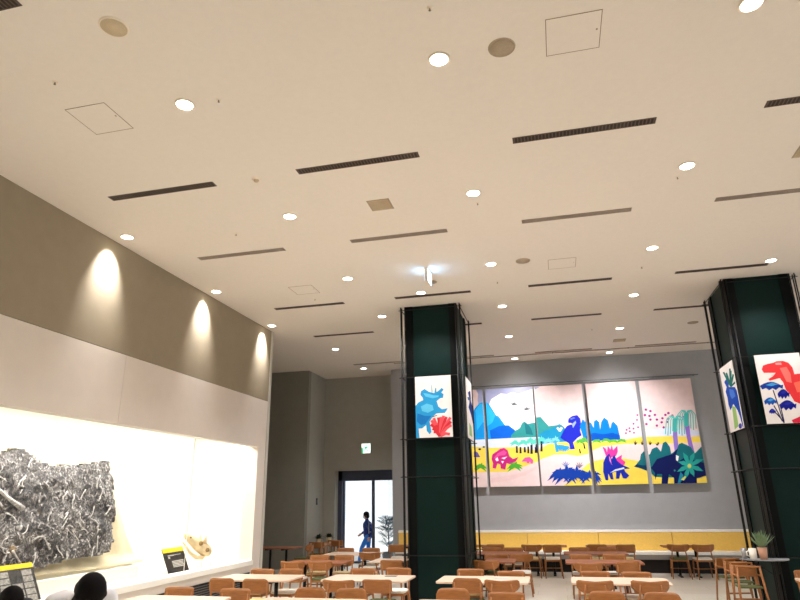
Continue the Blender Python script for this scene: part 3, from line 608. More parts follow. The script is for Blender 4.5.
((92, 180, 66),[(1.204,3.455),(1.199,3.504),(1.221,3.523),(1.239,3.503),(1.223,3.454)]),
((92, 180, 66),[(1.207,3.447),(1.169,3.487),(1.152,3.505),(1.195,3.519),(1.22,3.463)]),
((92, 180, 66),[(1.212,3.445),(1.144,3.472),(1.09,3.472),(1.153,3.512),(1.216,3.465)]),
((92, 180, 66),[(1.215,3.445),(1.142,3.451),(1.073,3.43),(1.138,3.49),(1.213,3.465)]),
((92, 180, 66),[(1.217,3.445),(1.146,3.432),(1.075,3.398),(1.134,3.469),(1.211,3.464)]),
((92, 180, 66),[(1.473,3.475),(1.548,3.475),(1.589,3.402),(1.527,3.439),(1.463,3.457)]),
((92, 180, 66),[(1.471,3.476),(1.552,3.496),(1.603,3.433),(1.539,3.457),(1.465,3.457)]),
((92, 180, 66),[(1.468,3.476),(1.54,3.518),(1.593,3.475),(1.54,3.478),(1.468,3.456)]),
((92, 180, 66),[(1.463,3.475),(1.498,3.527),(1.536,3.508),(1.517,3.493),(1.472,3.458)]),
((92, 180, 66),[(1.458,3.467),(1.454,3.518),(1.476,3.538),(1.493,3.517),(1.477,3.466)]),
((92, 180, 66),[(1.461,3.458),(1.419,3.504),(1.399,3.524),(1.446,3.535),(1.474,3.474)]),
((92, 180, 66),[(1.466,3.456),(1.413,3.478),(1.368,3.474),(1.419,3.518),(1.469,3.476)]),
((92, 180, 66),[(1.468,3.456),(1.388,3.463),(1.315,3.443),(1.386,3.503),(1.467,3.476)]),
((92, 180, 66),[(1.47,3.457),(1.39,3.442),(1.311,3.408),(1.379,3.479),(1.465,3.476)]),
((92, 180, 66),[(1.896,3.453),(1.97,3.452),(2.011,3.38),(1.95,3.417),(1.886,3.435)]),
((92, 180, 66),[(1.894,3.453),(1.97,3.473),(2.017,3.41),(1.957,3.435),(1.888,3.434)]),
((92, 180, 66),[(1.891,3.454),(1.968,3.497),(2.025,3.455),(1.968,3.457),(1.891,3.434)]),
((92, 180, 66),[(1.887,3.452),(1.921,3.503),(1.957,3.484),(1.939,3.469),(1.895,3.435)]),
((92, 180, 66),[(1.881,3.444),(1.877,3.492),(1.899,3.51),(1.916,3.49),(1.901,3.443)]),
((92, 180, 66),[(1.884,3.436),(1.848,3.476),(1.831,3.493),(1.874,3.507),(1.898,3.452)]),
((92, 180, 66),[(1.889,3.434),(1.821,3.462),(1.765,3.463),(1.83,3.501),(1.893,3.454)]),
((92, 180, 66),[(1.892,3.434),(1.827,3.439),(1.764,3.418),(1.823,3.478),(1.89,3.453)]),
((92, 180, 66),[(1.894,3.435),(1.826,3.421),(1.756,3.388),(1.814,3.458),(1.888,3.453)]),
((92, 180, 66),[(1.671,3.448),(1.746,3.447),(1.787,3.374),(1.725,3.412),(1.66,3.43)]),
((92, 180, 66),[(1.668,3.449),(1.762,3.469),(1.824,3.406),(1.751,3.43),(1.663,3.429)]),
((92, 180, 66),[(1.666,3.449),(1.734,3.489),(1.784,3.445),(1.733,3.449),(1.665,3.429)]),
((92, 180, 66),[(1.661,3.447),(1.704,3.507),(1.748,3.493),(1.723,3.473),(1.67,3.431)]),
((92, 180, 66),[(1.656,3.439),(1.652,3.487),(1.673,3.505),(1.691,3.485),(1.675,3.438)]),
((92, 180, 66),[(1.659,3.431),(1.623,3.469),(1.607,3.486),(1.649,3.501),(1.672,3.447)]),
((92, 180, 66),[(1.663,3.429),(1.596,3.456),(1.541,3.457),(1.605,3.496),(1.668,3.449)]),
((92, 180, 66),[(1.666,3.429),(1.577,3.437),(1.497,3.418),(1.576,3.476),(1.665,3.449)]),
((92, 180, 66),[(1.668,3.43),(1.596,3.415),(1.524,3.382),(1.585,3.453),(1.663,3.448)]),
((22, 62, 160),[(0.296,2.551),(0.458,2.497),(0.528,2.279),(0.389,2.432),(0.262,2.518)]),
((22, 62, 160),[(0.292,2.554),(0.478,2.564),(0.577,2.357),(0.426,2.486),(0.266,2.515)]),
((22, 62, 160),[(0.285,2.557),(0.496,2.637),(0.635,2.471),(0.473,2.548),(0.273,2.512)]),
((22, 62, 160),[(0.276,2.557),(0.424,2.69),(0.537,2.586),(0.435,2.601),(0.282,2.512)]),
((22, 62, 160),[(0.262,2.549),(0.36,2.748),(0.475,2.754),(0.427,2.69),(0.296,2.52)]),
((22, 62, 160),[(0.256,2.535),(0.253,2.742),(0.309,2.847),(0.345,2.74),(0.302,2.534)]),
((22, 62, 160),[(0.26,2.521),(0.179,2.661),(0.155,2.705),(0.255,2.718),(0.298,2.549)]),
((22, 62, 160),[(0.272,2.513),(0.131,2.612),(0.021,2.603),(0.16,2.7),(0.287,2.557)]),
((22, 62, 160),[(0.28,2.512),(0.066,2.561),(-0.127,2.495),(0.064,2.652),(0.278,2.557)]),
((22, 62, 160),[(0.287,2.514),(0.081,2.487),(-0.125,2.362),(0.05,2.57),(0.271,2.556)]),
((22, 62, 160),[(0.292,2.517),(0.111,2.417),(-0.087,2.257),(0.058,2.487),(0.266,2.552)]),
((22, 62, 160),[(0.115,2.553),(0.262,2.503),(0.329,2.31),(0.203,2.445),(0.086,2.524)]),
((22, 62, 160),[(0.112,2.556),(0.274,2.564),(0.362,2.384),(0.23,2.496),(0.089,2.522)]),
((22, 62, 160),[(0.106,2.558),(0.275,2.625),(0.384,2.479),(0.253,2.548),(0.095,2.519)]),
((22, 62, 160),[(0.096,2.558),(0.255,2.693),(0.382,2.615),(0.27,2.616),(0.104,2.52)]),
((22, 62, 160),[(0.086,2.552),(0.154,2.7),(0.24,2.688),(0.211,2.648),(0.115,2.526)]),
((22, 62, 160),[(0.08,2.539),(0.075,2.693),(0.122,2.767),(0.155,2.691),(0.12,2.538)]),
((22, 62, 160),[(0.084,2.527),(0.007,2.66),(-0.018,2.706),(0.074,2.709),(0.117,2.551)]),
((22, 62, 160),[(0.094,2.52),(-0.036,2.611),(-0.136,2.607),(-0.009,2.687),(0.107,2.558)]),
((22, 62, 160),[(0.102,2.519),(-0.059,2.556),(-0.208,2.494),(-0.065,2.635),(0.099,2.558)]),
((22, 62, 160),[(0.107,2.521),(-0.09,2.494),(-0.283,2.385),(-0.116,2.568),(0.094,2.557)]),
((22, 62, 160),[(0.113,2.524),(-0.008,2.456),(-0.152,2.329),(-0.058,2.515),(0.088,2.554)]),
((22, 62, 160),[(0.572,2.518),(0.71,2.475),(0.764,2.277),(0.645,2.416),(0.539,2.488)]),
((22, 62, 160),[(0.566,2.522),(0.791,2.523),(0.929,2.323),(0.749,2.447),(0.545,2.484)]),
((22, 62, 160),[(0.56,2.524),(0.779,2.603),(0.928,2.452),(0.761,2.52),(0.551,2.482)]),
((22, 62, 160),[(0.551,2.524),(0.731,2.674),(0.875,2.596),(0.749,2.593),(0.56,2.483)]),
((22, 62, 160),[(0.54,2.517),(0.619,2.684),(0.716,2.676),(0.68,2.629),(0.571,2.49)]),
((22, 62, 160),[(0.534,2.504),(0.533,2.702),(0.586,2.804),(0.618,2.7),(0.577,2.503)]),
((22, 62, 160),[(0.537,2.491),(0.444,2.66),(0.408,2.725),(0.517,2.71),(0.574,2.516)]),
((22, 62, 160),[(0.549,2.483),(0.421,2.572),(0.322,2.563),(0.449,2.655),(0.562,2.524)]),
((22, 62, 160),[(0.556,2.482),(0.363,2.527),(0.187,2.465),(0.36,2.611),(0.555,2.524)]),
((22, 62, 160),[(0.562,2.484),(0.358,2.457),(0.157,2.34),(0.331,2.534),(0.549,2.523)]),
((22, 62, 160),[(0.568,2.487),(0.408,2.398),(0.231,2.253),(0.359,2.463),(0.543,2.52)]),
((22, 62, 160),[(0.917,2.483),(1.045,2.436),(1.104,2.272),(0.996,2.388),(0.893,2.458)]),
((22, 62, 160),[(0.914,2.485),(1.057,2.491),(1.135,2.339),(1.02,2.433),(0.896,2.456)]),
((22, 62, 160),[(0.91,2.487),(1.053,2.543),(1.144,2.421),(1.035,2.478),(0.9,2.454)]),
((22, 62, 160),[(0.903,2.487),(1.012,2.584),(1.095,2.509),(1.02,2.52),(0.907,2.454)]),
((22, 62, 160),[(0.894,2.481),(0.946,2.598),(1.013,2.582),(0.992,2.554),(0.916,2.459)]),
((22, 62, 160),[(0.888,2.471),(0.887,2.61),(0.927,2.679),(0.953,2.608),(0.922,2.47)]),
((22, 62, 160),[(0.891,2.46),(0.832,2.566),(0.814,2.601),(0.887,2.607),(0.919,2.481)]),
((22, 62, 160),[(0.898,2.455),(0.777,2.542),(0.683,2.546),(0.803,2.605),(0.912,2.486)]),
((22, 62, 160),[(0.907,2.454),(0.794,2.481),(0.682,2.426),(0.786,2.546),(0.903,2.487)]),
((22, 62, 160),[(0.91,2.455),(0.748,2.433),(0.588,2.342),(0.727,2.494),(0.9,2.486)]),
((22, 62, 160),[(0.914,2.458),(0.788,2.387),(0.648,2.273),(0.75,2.438),(0.896,2.483)]),
((22, 62, 160),[(0.462,2.581),(0.416,2.508),(0.31,2.464),(0.184,2.467),(0.086,2.515),(0.054,2.591),(0.1,2.664),(0.207,2.708),(0.333,2.705),(0.43,2.656)]),
((22, 62, 160),[(0.76,2.524),(0.722,2.48),(0.631,2.455),(0.522,2.457),(0.436,2.487),(0.406,2.532),(0.444,2.576),(0.536,2.601),(0.645,2.598),(0.731,2.569)]),
((22, 62, 160),[(0.998,2.502),(1.086,2.394),(1.11,2.237),(1.026,2.361),(0.968,2.486)]),
((22, 62, 160),[(0.996,2.505),(1.124,2.428),(1.183,2.264),(1.072,2.383),(0.97,2.482)]),
((22, 62, 160),[(0.994,2.507),(1.151,2.469),(1.24,2.31),(1.11,2.415),(0.973,2.48)]),
((22, 62, 160),[(0.991,2.509),(1.149,2.517),(1.243,2.378),(1.117,2.457),(0.976,2.479)]),
((22, 62, 160),[(0.989,2.51),(1.117,2.555),(1.195,2.439),(1.096,2.491),(0.978,2.478)]),
((22, 62, 160),[(0.983,2.51),(1.133,2.602),(1.245,2.523),(1.135,2.536),(0.984,2.477)]),
((22, 62, 160),[(0.978,2.509),(1.075,2.616),(1.158,2.565),(1.096,2.555),(0.989,2.479)]),
((22, 62, 160),[(0.972,2.505),(1.036,2.634),(1.113,2.63),(1.083,2.59),(0.995,2.483)]),
((22, 62, 160),[(0.968,2.498),(0.995,2.65),(1.055,2.703),(1.058,2.633),(0.999,2.49)]),
((60, 110, 190),[(0.273,2.767),(0.352,2.845),(0.421,2.873),(0.362,2.831),(0.278,2.76)]),
((60, 110, 190),[(0.272,2.766),(0.317,2.867),(0.362,2.915),(0.332,2.859),(0.279,2.762)]),
((60, 110, 190),[(0.271,2.764),(0.279,2.894),(0.295,2.966),(0.297,2.893),(0.28,2.764)]),
((60, 110, 190),[(0.271,2.762),(0.235,2.869),(0.214,2.93),(0.252,2.876),(0.28,2.765)]),
((60, 110, 190),[(0.272,2.76),(0.206,2.831),(0.159,2.873),(0.219,2.844),(0.279,2.767)]),
((90, 90, 120),[(0.652,2.732),(0.723,2.803),(0.785,2.827),(0.733,2.79),(0.657,2.725)]),
((90, 90, 120),[(0.651,2.731),(0.704,2.847),(0.755,2.904),(0.719,2.839),(0.658,2.727)]),
((90, 90, 120),[(0.65,2.729),(0.657,2.841),(0.672,2.9),(0.675,2.84),(0.659,2.728)]),
((90, 90, 120),[(0.65,2.727),(0.613,2.839),(0.591,2.904),(0.63,2.846),(0.659,2.73)]),
((90, 90, 120),[(0.651,2.725),(0.586,2.796),(0.539,2.837),(0.599,2.809),(0.658,2.732)]),
((226, 62, 160),[(1.349,3.308),(1.437,3.241),(1.456,3.139),(1.501,3.321),(1.559,3.212),(1.61,3.351),(1.632,3.197),(1.756,3.313),(1.752,3.155),(1.692,3.03),(1.513,2.984),(1.423,3.025)]),
((226, 62, 160),[(1.699,2.979),(1.857,3.063),(1.827,2.95),(1.924,2.859),(1.885,2.778),(1.567,2.806)]),
((26, 42, 158),[(1.291,2.612),(1.324,2.863),(1.404,3.013),(1.516,3.116),(1.564,2.952),(1.648,3.077),(1.707,2.898),(1.813,2.799),(2.032,2.681),(1.871,2.668),(1.887,2.598),(1.984,2.491),(1.888,2.407),(1.805,2.421),(1.762,2.576),(1.705,2.411),(1.619,2.413),(1.642,2.604),(1.541,2.581),(1.548,2.389),(1.471,2.403),(1.427,2.559),(1.405,2.367),(1.332,2.381)]),
((210, 220, 245),[(1.478,2.578),(1.625,2.667),(1.865,2.718),(1.877,2.678),(1.644,2.624)]),
((232, 130, 190),[(1.5,3.048),(1.536,2.971),(1.542,2.807),(1.564,2.781),(1.499,2.909)]),
((70, 54, 22),[(2.219,3.445),(2.24,3.38),(2.265,3.456),(2.27,3.379),(2.312,3.403),(2.267,3.321),(2.228,3.322)]),
((70, 54, 22),[(2.403,3.438),(2.424,3.374),(2.448,3.449),(2.453,3.373),(2.496,3.397),(2.451,3.315),(2.411,3.316)]),
((70, 54, 22),[(2.615,3.431),(2.636,3.367),(2.661,3.442),(2.665,3.366),(2.707,3.39),(2.662,3.308),(2.623,3.309)]),
((70, 54, 22),[(2.789,3.356),(2.83,3.327),(2.854,3.386),(2.895,3.357),(2.851,3.285),(2.806,3.286)]),
((164, 52, 132),[(2.698,4.3),(2.68,4.272),(2.647,4.266),(2.624,4.287),(2.628,4.319),(2.656,4.338),(2.687,4.329)]),
((164, 52, 132),[(2.813,4.252),(2.795,4.223),(2.762,4.218),(2.74,4.239),(2.744,4.271),(2.772,4.29),(2.803,4.281)]),
((164, 52, 132),[(2.919,4.139),(2.901,4.111),(2.868,4.105),(2.846,4.126),(2.85,4.158),(2.878,4.177),(2.909,4.168)]),
((164, 52, 132),[(2.65,4.145),(2.633,4.117),(2.6,4.111),(2.577,4.132),(2.581,4.164),(2.609,4.183),(2.64,4.175)]),
((164, 52, 132),[(2.768,4.117),(2.75,4.089),(2.718,4.084),(2.695,4.104),(2.699,4.136),(2.727,4.155),(2.758,4.147)]),
((164, 52, 132),[(2.781,4.012),(2.763,3.984),(2.731,3.978),(2.708,3.999),(2.712,4.031),(2.74,4.05),(2.771,4.041)]),
((164, 52, 132),[(2.954,4.004),(2.936,3.977),(2.904,3.971),(2.881,3.992),(2.886,4.023),(2.914,4.042),(2.944,4.033)]),
((164, 52, 132),[(3.105,4.034),(3.087,4.007),(3.055,4.001),(3.033,4.022),(3.037,4.053),(3.065,4.072),(3.095,4.064)]),
((164, 52, 132),[(3.198,4.126),(3.18,4.098),(3.148,4.093),(3.125,4.113),(3.13,4.145),(3.158,4.164),(3.188,4.155)]),
((164, 52, 132),[(3.285,4.173),(3.267,4.145),(3.234,4.14),(3.212,4.16),(3.216,4.192),(3.244,4.211),(3.275,4.202)]),
((164, 52, 132),[(3.38,4.098),(3.362,4.07),(3.33,4.065),(3.308,4.086),(3.312,4.117),(3.34,4.136),(3.37,4.127)]),
((164, 52, 132),[(3.249,4.014),(3.231,3.986),(3.199,3.981),(3.176,4.001),(3.181,4.033),(3.209,4.051),(3.239,4.043)]),
((164, 52, 132),[(3.071,3.923),(3.053,3.896),(3.021,3.89),(2.999,3.911),(3.003,3.942),(3.031,3.961),(3.061,3.952)]),
((164, 52, 132),[(2.931,3.837),(2.914,3.809),(2.881,3.803),(2.859,3.824),(2.863,3.855),(2.891,3.874),(2.921,3.866)]),
((164, 52, 132),[(3.104,3.779),(3.087,3.752),(3.054,3.746),(3.032,3.767),(3.036,3.798),(3.064,3.816),(3.094,3.808)]),
((164, 52, 132),[(3.223,3.928),(3.206,3.901),(3.173,3.895),(3.151,3.915),(3.155,3.947),(3.183,3.965),(3.214,3.957)]),
((164, 52, 132),[(2.657,3.89),(2.639,3.862),(2.607,3.857),(2.584,3.877),(2.588,3.909),(2.616,3.928),(2.647,3.919)]),
((164, 60, 140),[(2.435,4.155),(2.422,4.133),(2.398,4.129),(2.382,4.145),(2.385,4.17),(2.405,4.184),(2.428,4.178)]),
((164, 60, 140),[(2.408,4.018),(2.395,3.996),(2.371,3.992),(2.355,4.008),(2.358,4.033),(2.378,4.047),(2.4,4.041)]),
((164, 60, 140),[(2.3,3.914),(2.287,3.892),(2.263,3.887),(2.247,3.903),(2.25,3.928),(2.27,3.943),(2.293,3.936)]),
((164, 60, 140),[(2.411,3.811),(2.398,3.789),(2.374,3.784),(2.358,3.8),(2.361,3.825),(2.381,3.84),(2.404,3.833)]),
((164, 60, 140),[(2.283,3.777),(2.27,3.755),(2.246,3.751),(2.23,3.767),(2.233,3.791),(2.253,3.806),(2.275,3.8)]),
((164, 60, 140),[(2.173,3.794),(2.16,3.773),(2.136,3.768),(2.12,3.784),(2.123,3.809),(2.143,3.823),(2.166,3.817)]),
((164, 60, 140),[(2.093,3.751),(2.08,3.729),(2.056,3.725),(2.04,3.741),(2.043,3.765),(2.063,3.78),(2.085,3.774)]),
((164, 60, 140),[(2.061,3.657),(2.048,3.635),(2.025,3.63),(2.008,3.646),(2.011,3.671),(2.031,3.686),(2.054,3.679)]),
((164, 60, 140),[(2.174,3.704),(2.161,3.682),(2.138,3.678),(2.121,3.694),(2.124,3.718),(2.144,3.733),(2.167,3.726)]),
((164, 60, 140),[(2.281,3.661),(2.268,3.64),(2.244,3.635),(2.227,3.651),(2.231,3.675),(2.251,3.69),(2.273,3.684)]),
((146, 120, 204),[(3.35,3.959),(3.44,3.983),(3.397,3.554),(3.369,3.09),(3.26,3.094),(3.275,3.531)]),
((148, 112, 202),[(3.617,4.074),(3.767,4.109),(3.734,3.542),(3.777,2.97),(3.662,2.973),(3.632,3.463)]),
((92, 192, 186),[(3.405,4.011),(3.284,4.115),(3.152,3.986),(3.072,3.595),(3.101,3.592),(3.179,3.977),(3.283,4.084),(3.385,3.987)]),
((92, 192, 186),[(3.407,4.01),(3.316,4.114),(3.211,3.982),(3.132,3.551),(3.161,3.549),(3.239,3.975),(3.317,4.083),(3.384,3.989)]),
((92, 192, 186),[(3.408,4.007),(3.348,4.112),(3.27,3.979),(3.203,3.59),(3.232,3.588),(3.299,3.974),(3.351,4.082),(3.382,3.991)]),
((92, 192, 186),[(3.41,4.003),(3.375,4.109),(3.325,3.975),(3.275,3.67),(3.304,3.668),(3.353,3.972),(3.384,4.081),(3.381,3.995)]),
((92, 192, 186),[(3.408,3.994),(3.429,4.079),(3.429,3.969),(3.391,3.665),(3.419,3.664),(3.458,3.97),(3.446,4.106),(3.382,4.005)]),
((92, 192, 186),[(3.406,3.99),(3.462,4.077),(3.483,3.966),(3.439,3.58),(3.467,3.58),(3.512,3.968),(3.474,4.106),(3.384,4.008)]),
((92, 192, 186),[(3.403,3.988),(3.499,4.075),(3.546,3.962),(3.503,3.536),(3.532,3.536),(3.576,3.966),(3.508,4.105),(3.387,4.011)]),
((92, 192, 186),[(3.402,3.986),(3.534,4.073),(3.608,3.958),(3.576,3.574),(3.605,3.575),(3.637,3.965),(3.541,4.103),(3.389,4.012)]),
((70, 176, 170),[(3.329,4.002),(3.463,4.01),(3.385,3.638),(3.307,3.641)]),
((92, 192, 186),[(3.729,4.151),(3.609,4.255),(3.477,4.126),(3.395,3.735),(3.424,3.732),(3.504,4.117),(3.608,4.224),(3.709,4.127)]),
((92, 192, 186),[(3.731,4.15),(3.641,4.254),(3.536,4.122),(3.455,3.691),(3.483,3.689),(3.564,4.115),(3.641,4.223),(3.707,4.129)]),
((92, 192, 186),[(3.732,4.147),(3.673,4.252),(3.595,4.118),(3.526,3.73),(3.554,3.727),(3.623,4.113),(3.675,4.222),(3.706,4.131)]),
((92, 192, 186),[(3.733,4.143),(3.7,4.249),(3.649,4.115),(3.598,3.81),(3.627,3.808),(3.677,4.112),(3.709,4.221),(3.704,4.135)]),
((92, 192, 186),[(3.732,4.134),(3.753,4.219),(3.752,4.108),(3.712,3.804),(3.741,3.804),(3.781,4.109),(3.77,4.246),(3.706,4.144)]),
((92, 192, 186),[(3.73,4.13),(3.786,4.216),(3.806,4.105),(3.76,3.719),(3.788,3.719),(3.835,4.108),(3.797,4.246),(3.708,4.148)]),
((92, 192, 186),[(3.727,4.127),(3.823,4.214),(3.869,4.101),(3.823,3.675),(3.852,3.675),(3.898,4.106),(3.831,4.245),(3.711,4.151)]),
((92, 192, 186),[(3.725,4.126),(3.857,4.213),(3.93,4.097),(3.897,3.713),(3.925,3.714),(3.959,4.104),(3.865,4.243),(3.713,4.152)]),
((70, 176, 170),[(3.654,4.142),(3.786,4.15),(3.707,3.777),(3.629,3.78)]),
((26, 106, 116),[(2.136,2.729),(2.205,2.789),(2.318,2.911),(2.361,3.06),(2.458,3.145),(2.552,3.029),(2.603,3.059),(2.674,3.194),(2.814,3.25),(2.902,3.118),(2.986,3.349),(3.072,3.393),(3.154,3.233),(3.159,3.042),(3.329,3.173),(3.4,3.307),(3.483,3.337),(3.58,3.287),(3.698,3.215),(3.776,3.045),(3.925,3.181),(3.984,3.233),(4.095,2.483),(3.777,2.385),(2.652,2.436),(2.498,2.62),(2.289,2.687)]),
((16, 56, 92),[(2.136,2.729),(2.229,2.793),(2.347,2.76),(2.54,2.755),(2.517,2.583),(2.288,2.682)]),
((17, 27, 84),[(2.579,2.68),(2.769,2.918),(2.989,2.988),(3.205,3.041),(3.359,3.199),(3.276,2.985),(3.333,2.843),(3.504,2.951),(3.748,2.863),(3.977,2.777),(4.041,2.458),(3.725,2.381),(3.678,2.073),(3.107,2.083),(3.14,2.399),(3.026,2.508),(2.915,2.086),(2.765,2.089),(2.85,2.512),(2.72,2.515),(2.648,2.351),(2.666,2.543)]),
((42, 160, 150),[(3.569,2.68),(3.407,2.741),(3.306,2.826),(3.463,2.853),(3.597,2.735)]),
((42, 160, 150),[(3.591,2.68),(3.412,2.583),(3.24,2.56),(3.38,2.692),(3.575,2.735)]),
((42, 160, 150),[(3.609,2.697),(3.53,2.479),(3.395,2.333),(3.429,2.522),(3.558,2.718)]),
((42, 160, 150),[(3.611,2.719),(3.687,2.575),(3.669,2.416),(3.576,2.527),(3.556,2.696)]),
((42, 160, 150),[(3.597,2.735),(3.8,2.694),(3.922,2.562),(3.744,2.584),(3.569,2.68)]),
((42, 160, 150),[(3.575,2.735),(3.786,2.881),(3.973,2.874),(3.818,2.772),(3.591,2.68)]),
((42, 160, 150),[(3.558,2.718),(3.643,2.974),(3.773,3.084),(3.744,2.93),(3.609,2.697)]),
((42, 160, 150),[(3.556,2.696),(3.472,2.926),(3.473,3.082),(3.584,2.974),(3.611,2.719)]),
((42, 160, 150),[(3.569,2.68),(3.419,2.736),(3.328,2.817),(3.475,2.847),(3.597,2.735)]),
((206, 212, 112),[(3.634,2.706),(3.619,2.669),(3.59,2.646),(3.559,2.647),(3.536,2.671),(3.532,2.709),(3.548,2.746),(3.577,2.769),(3.608,2.768),(3.63,2.744)]),
((250, 248, 250),[(3.28,3.017),(3.352,2.977),(3.307,2.844),(3.264,2.872)]),
((30, 132, 160),[(3.207,2.239),(3.33,2.554),(3.395,2.473),(3.337,2.342),(3.237,2.185)]),
((206, 212, 112),[(3.313,2.355),(3.43,2.451),(3.456,2.418),(3.386,2.327)]),
((40, 120, 130),[(3.214,2.597),(3.207,2.581),(3.193,2.572),(3.177,2.572),(3.166,2.582),(3.163,2.598),(3.17,2.613),(3.184,2.623),(3.2,2.622),(3.212,2.612)])]
ART_TRIKE=[((44, 150, 208),[(-2.769,3.727),(-2.643,3.852),(-2.543,3.895),(-2.554,3.944),(-2.602,4.007),(-2.588,4.078),(-2.512,4.123),(-2.416,4.057),(-2.307,4.027),(-2.232,4.059),(-2.145,4.127),(-2.11,4.088),(-2.16,4.031),(-2.113,3.993),(-2.128,3.922),(-2.189,3.913),(-2.263,3.857),(-2.231,3.748),(-2.16,3.686),(-2.04,3.704),(-2.065,3.658),(-2.103,3.612),(-2.272,3.608),(-2.358,3.542),(-2.422,3.45),(-2.392,3.239),(-2.429,3.195),(-2.487,3.266),(-2.496,3.383),(-2.583,3.317),(-2.655,3.32),(-2.637,3.087),(-2.758,3.091)]),
((96, 192, 232),[(-2.539,4.039),(-2.441,4.022),(-2.32,3.98),(-2.211,3.974),(-2.224,3.939),(-2.347,3.921),(-2.492,3.965)]),
((96, 192, 232),[(-2.596,3.766),(-2.472,3.82),(-2.351,3.778),(-2.33,3.682),(-2.453,3.629),(-2.574,3.67)]),
((28, 112, 184),[(-2.673,3.627),(-2.527,3.573),(-2.382,3.566),(-2.457,3.475),(-2.508,3.407),(-2.605,3.388),(-2.689,3.462)]),
((150, 190, 200),[(-2.372,4.2),(-2.358,4.199),(-2.338,4.053),(-2.367,4.042)]),
((60, 150, 190),[(-2.281,4.134),(-2.262,4.133),(-2.26,4.036),(-2.304,4.034)]),
((226, 86, 96),[(-2.189,3.155),(-2.284,3.376),(-2.361,3.488),(-2.409,3.457),(-2.335,3.352),(-2.242,3.135)]),
((206, 48, 58),[(-2.191,3.159),(-2.295,3.334),(-2.38,3.412),(-2.419,3.371),(-2.341,3.302),(-2.24,3.131)]),
((226, 86, 96),[(-2.188,3.152),(-2.254,3.397),(-2.308,3.527),(-2.362,3.507),(-2.309,3.381),(-2.243,3.138)]),
((206, 48, 58),[(-2.188,3.151),(-2.23,3.318),(-2.266,3.387),(-2.317,3.362),(-2.285,3.301),(-2.243,3.139)]),
((206, 48, 58),[(-2.187,3.146),(-2.199,3.395),(-2.21,3.527),(-2.267,3.523),(-2.256,3.392),(-2.244,3.144)]),
((226, 86, 96),[(-2.187,3.143),(-2.165,3.396),(-2.149,3.53),(-2.207,3.537),(-2.222,3.402),(-2.244,3.147)]),
((226, 86, 96),[(-2.188,3.14),(-2.138,3.405),(-2.101,3.548),(-2.157,3.562),(-2.194,3.416),(-2.244,3.15)]),
((206, 48, 58),[(-2.188,3.136),(-2.106,3.386),(-2.044,3.517),(-2.096,3.541),(-2.159,3.406),(-2.243,3.154)]),
((226, 86, 96),[(-2.19,3.132),(-2.061,3.373),(-1.965,3.496),(-2.01,3.531),(-2.11,3.402),(-2.241,3.158)]),
((206, 48, 58),[(-2.192,3.13),(-2.058,3.324),(-1.96,3.411),(-1.998,3.452),(-2.103,3.359),(-2.239,3.16)]),
((226, 86, 96),[(-2.194,3.127),(-2.06,3.282),(-1.962,3.338),(-1.991,3.386),(-2.099,3.322),(-2.238,3.163)]),
((226, 86, 96),[(-2.203,3.12),(-2.095,3.171),(-2.019,3.152),(-2.006,3.206),(-2.104,3.226),(-2.228,3.17)]),
((206, 48, 58),[(-2.192,3.16),(-2.278,3.29),(-2.352,3.332),(-2.38,3.284),(-2.32,3.253),(-2.24,3.13)]),
((206, 48, 58),[(-2.193,3.162),(-2.27,3.254),(-2.341,3.265),(-2.347,3.21),(-2.304,3.21),(-2.238,3.128)]),
((40, 50, 60),[(-2.356,3.531),(-2.307,3.552),(-2.26,3.559),(-2.262,3.572),(-2.312,3.565),(-2.362,3.543)])]
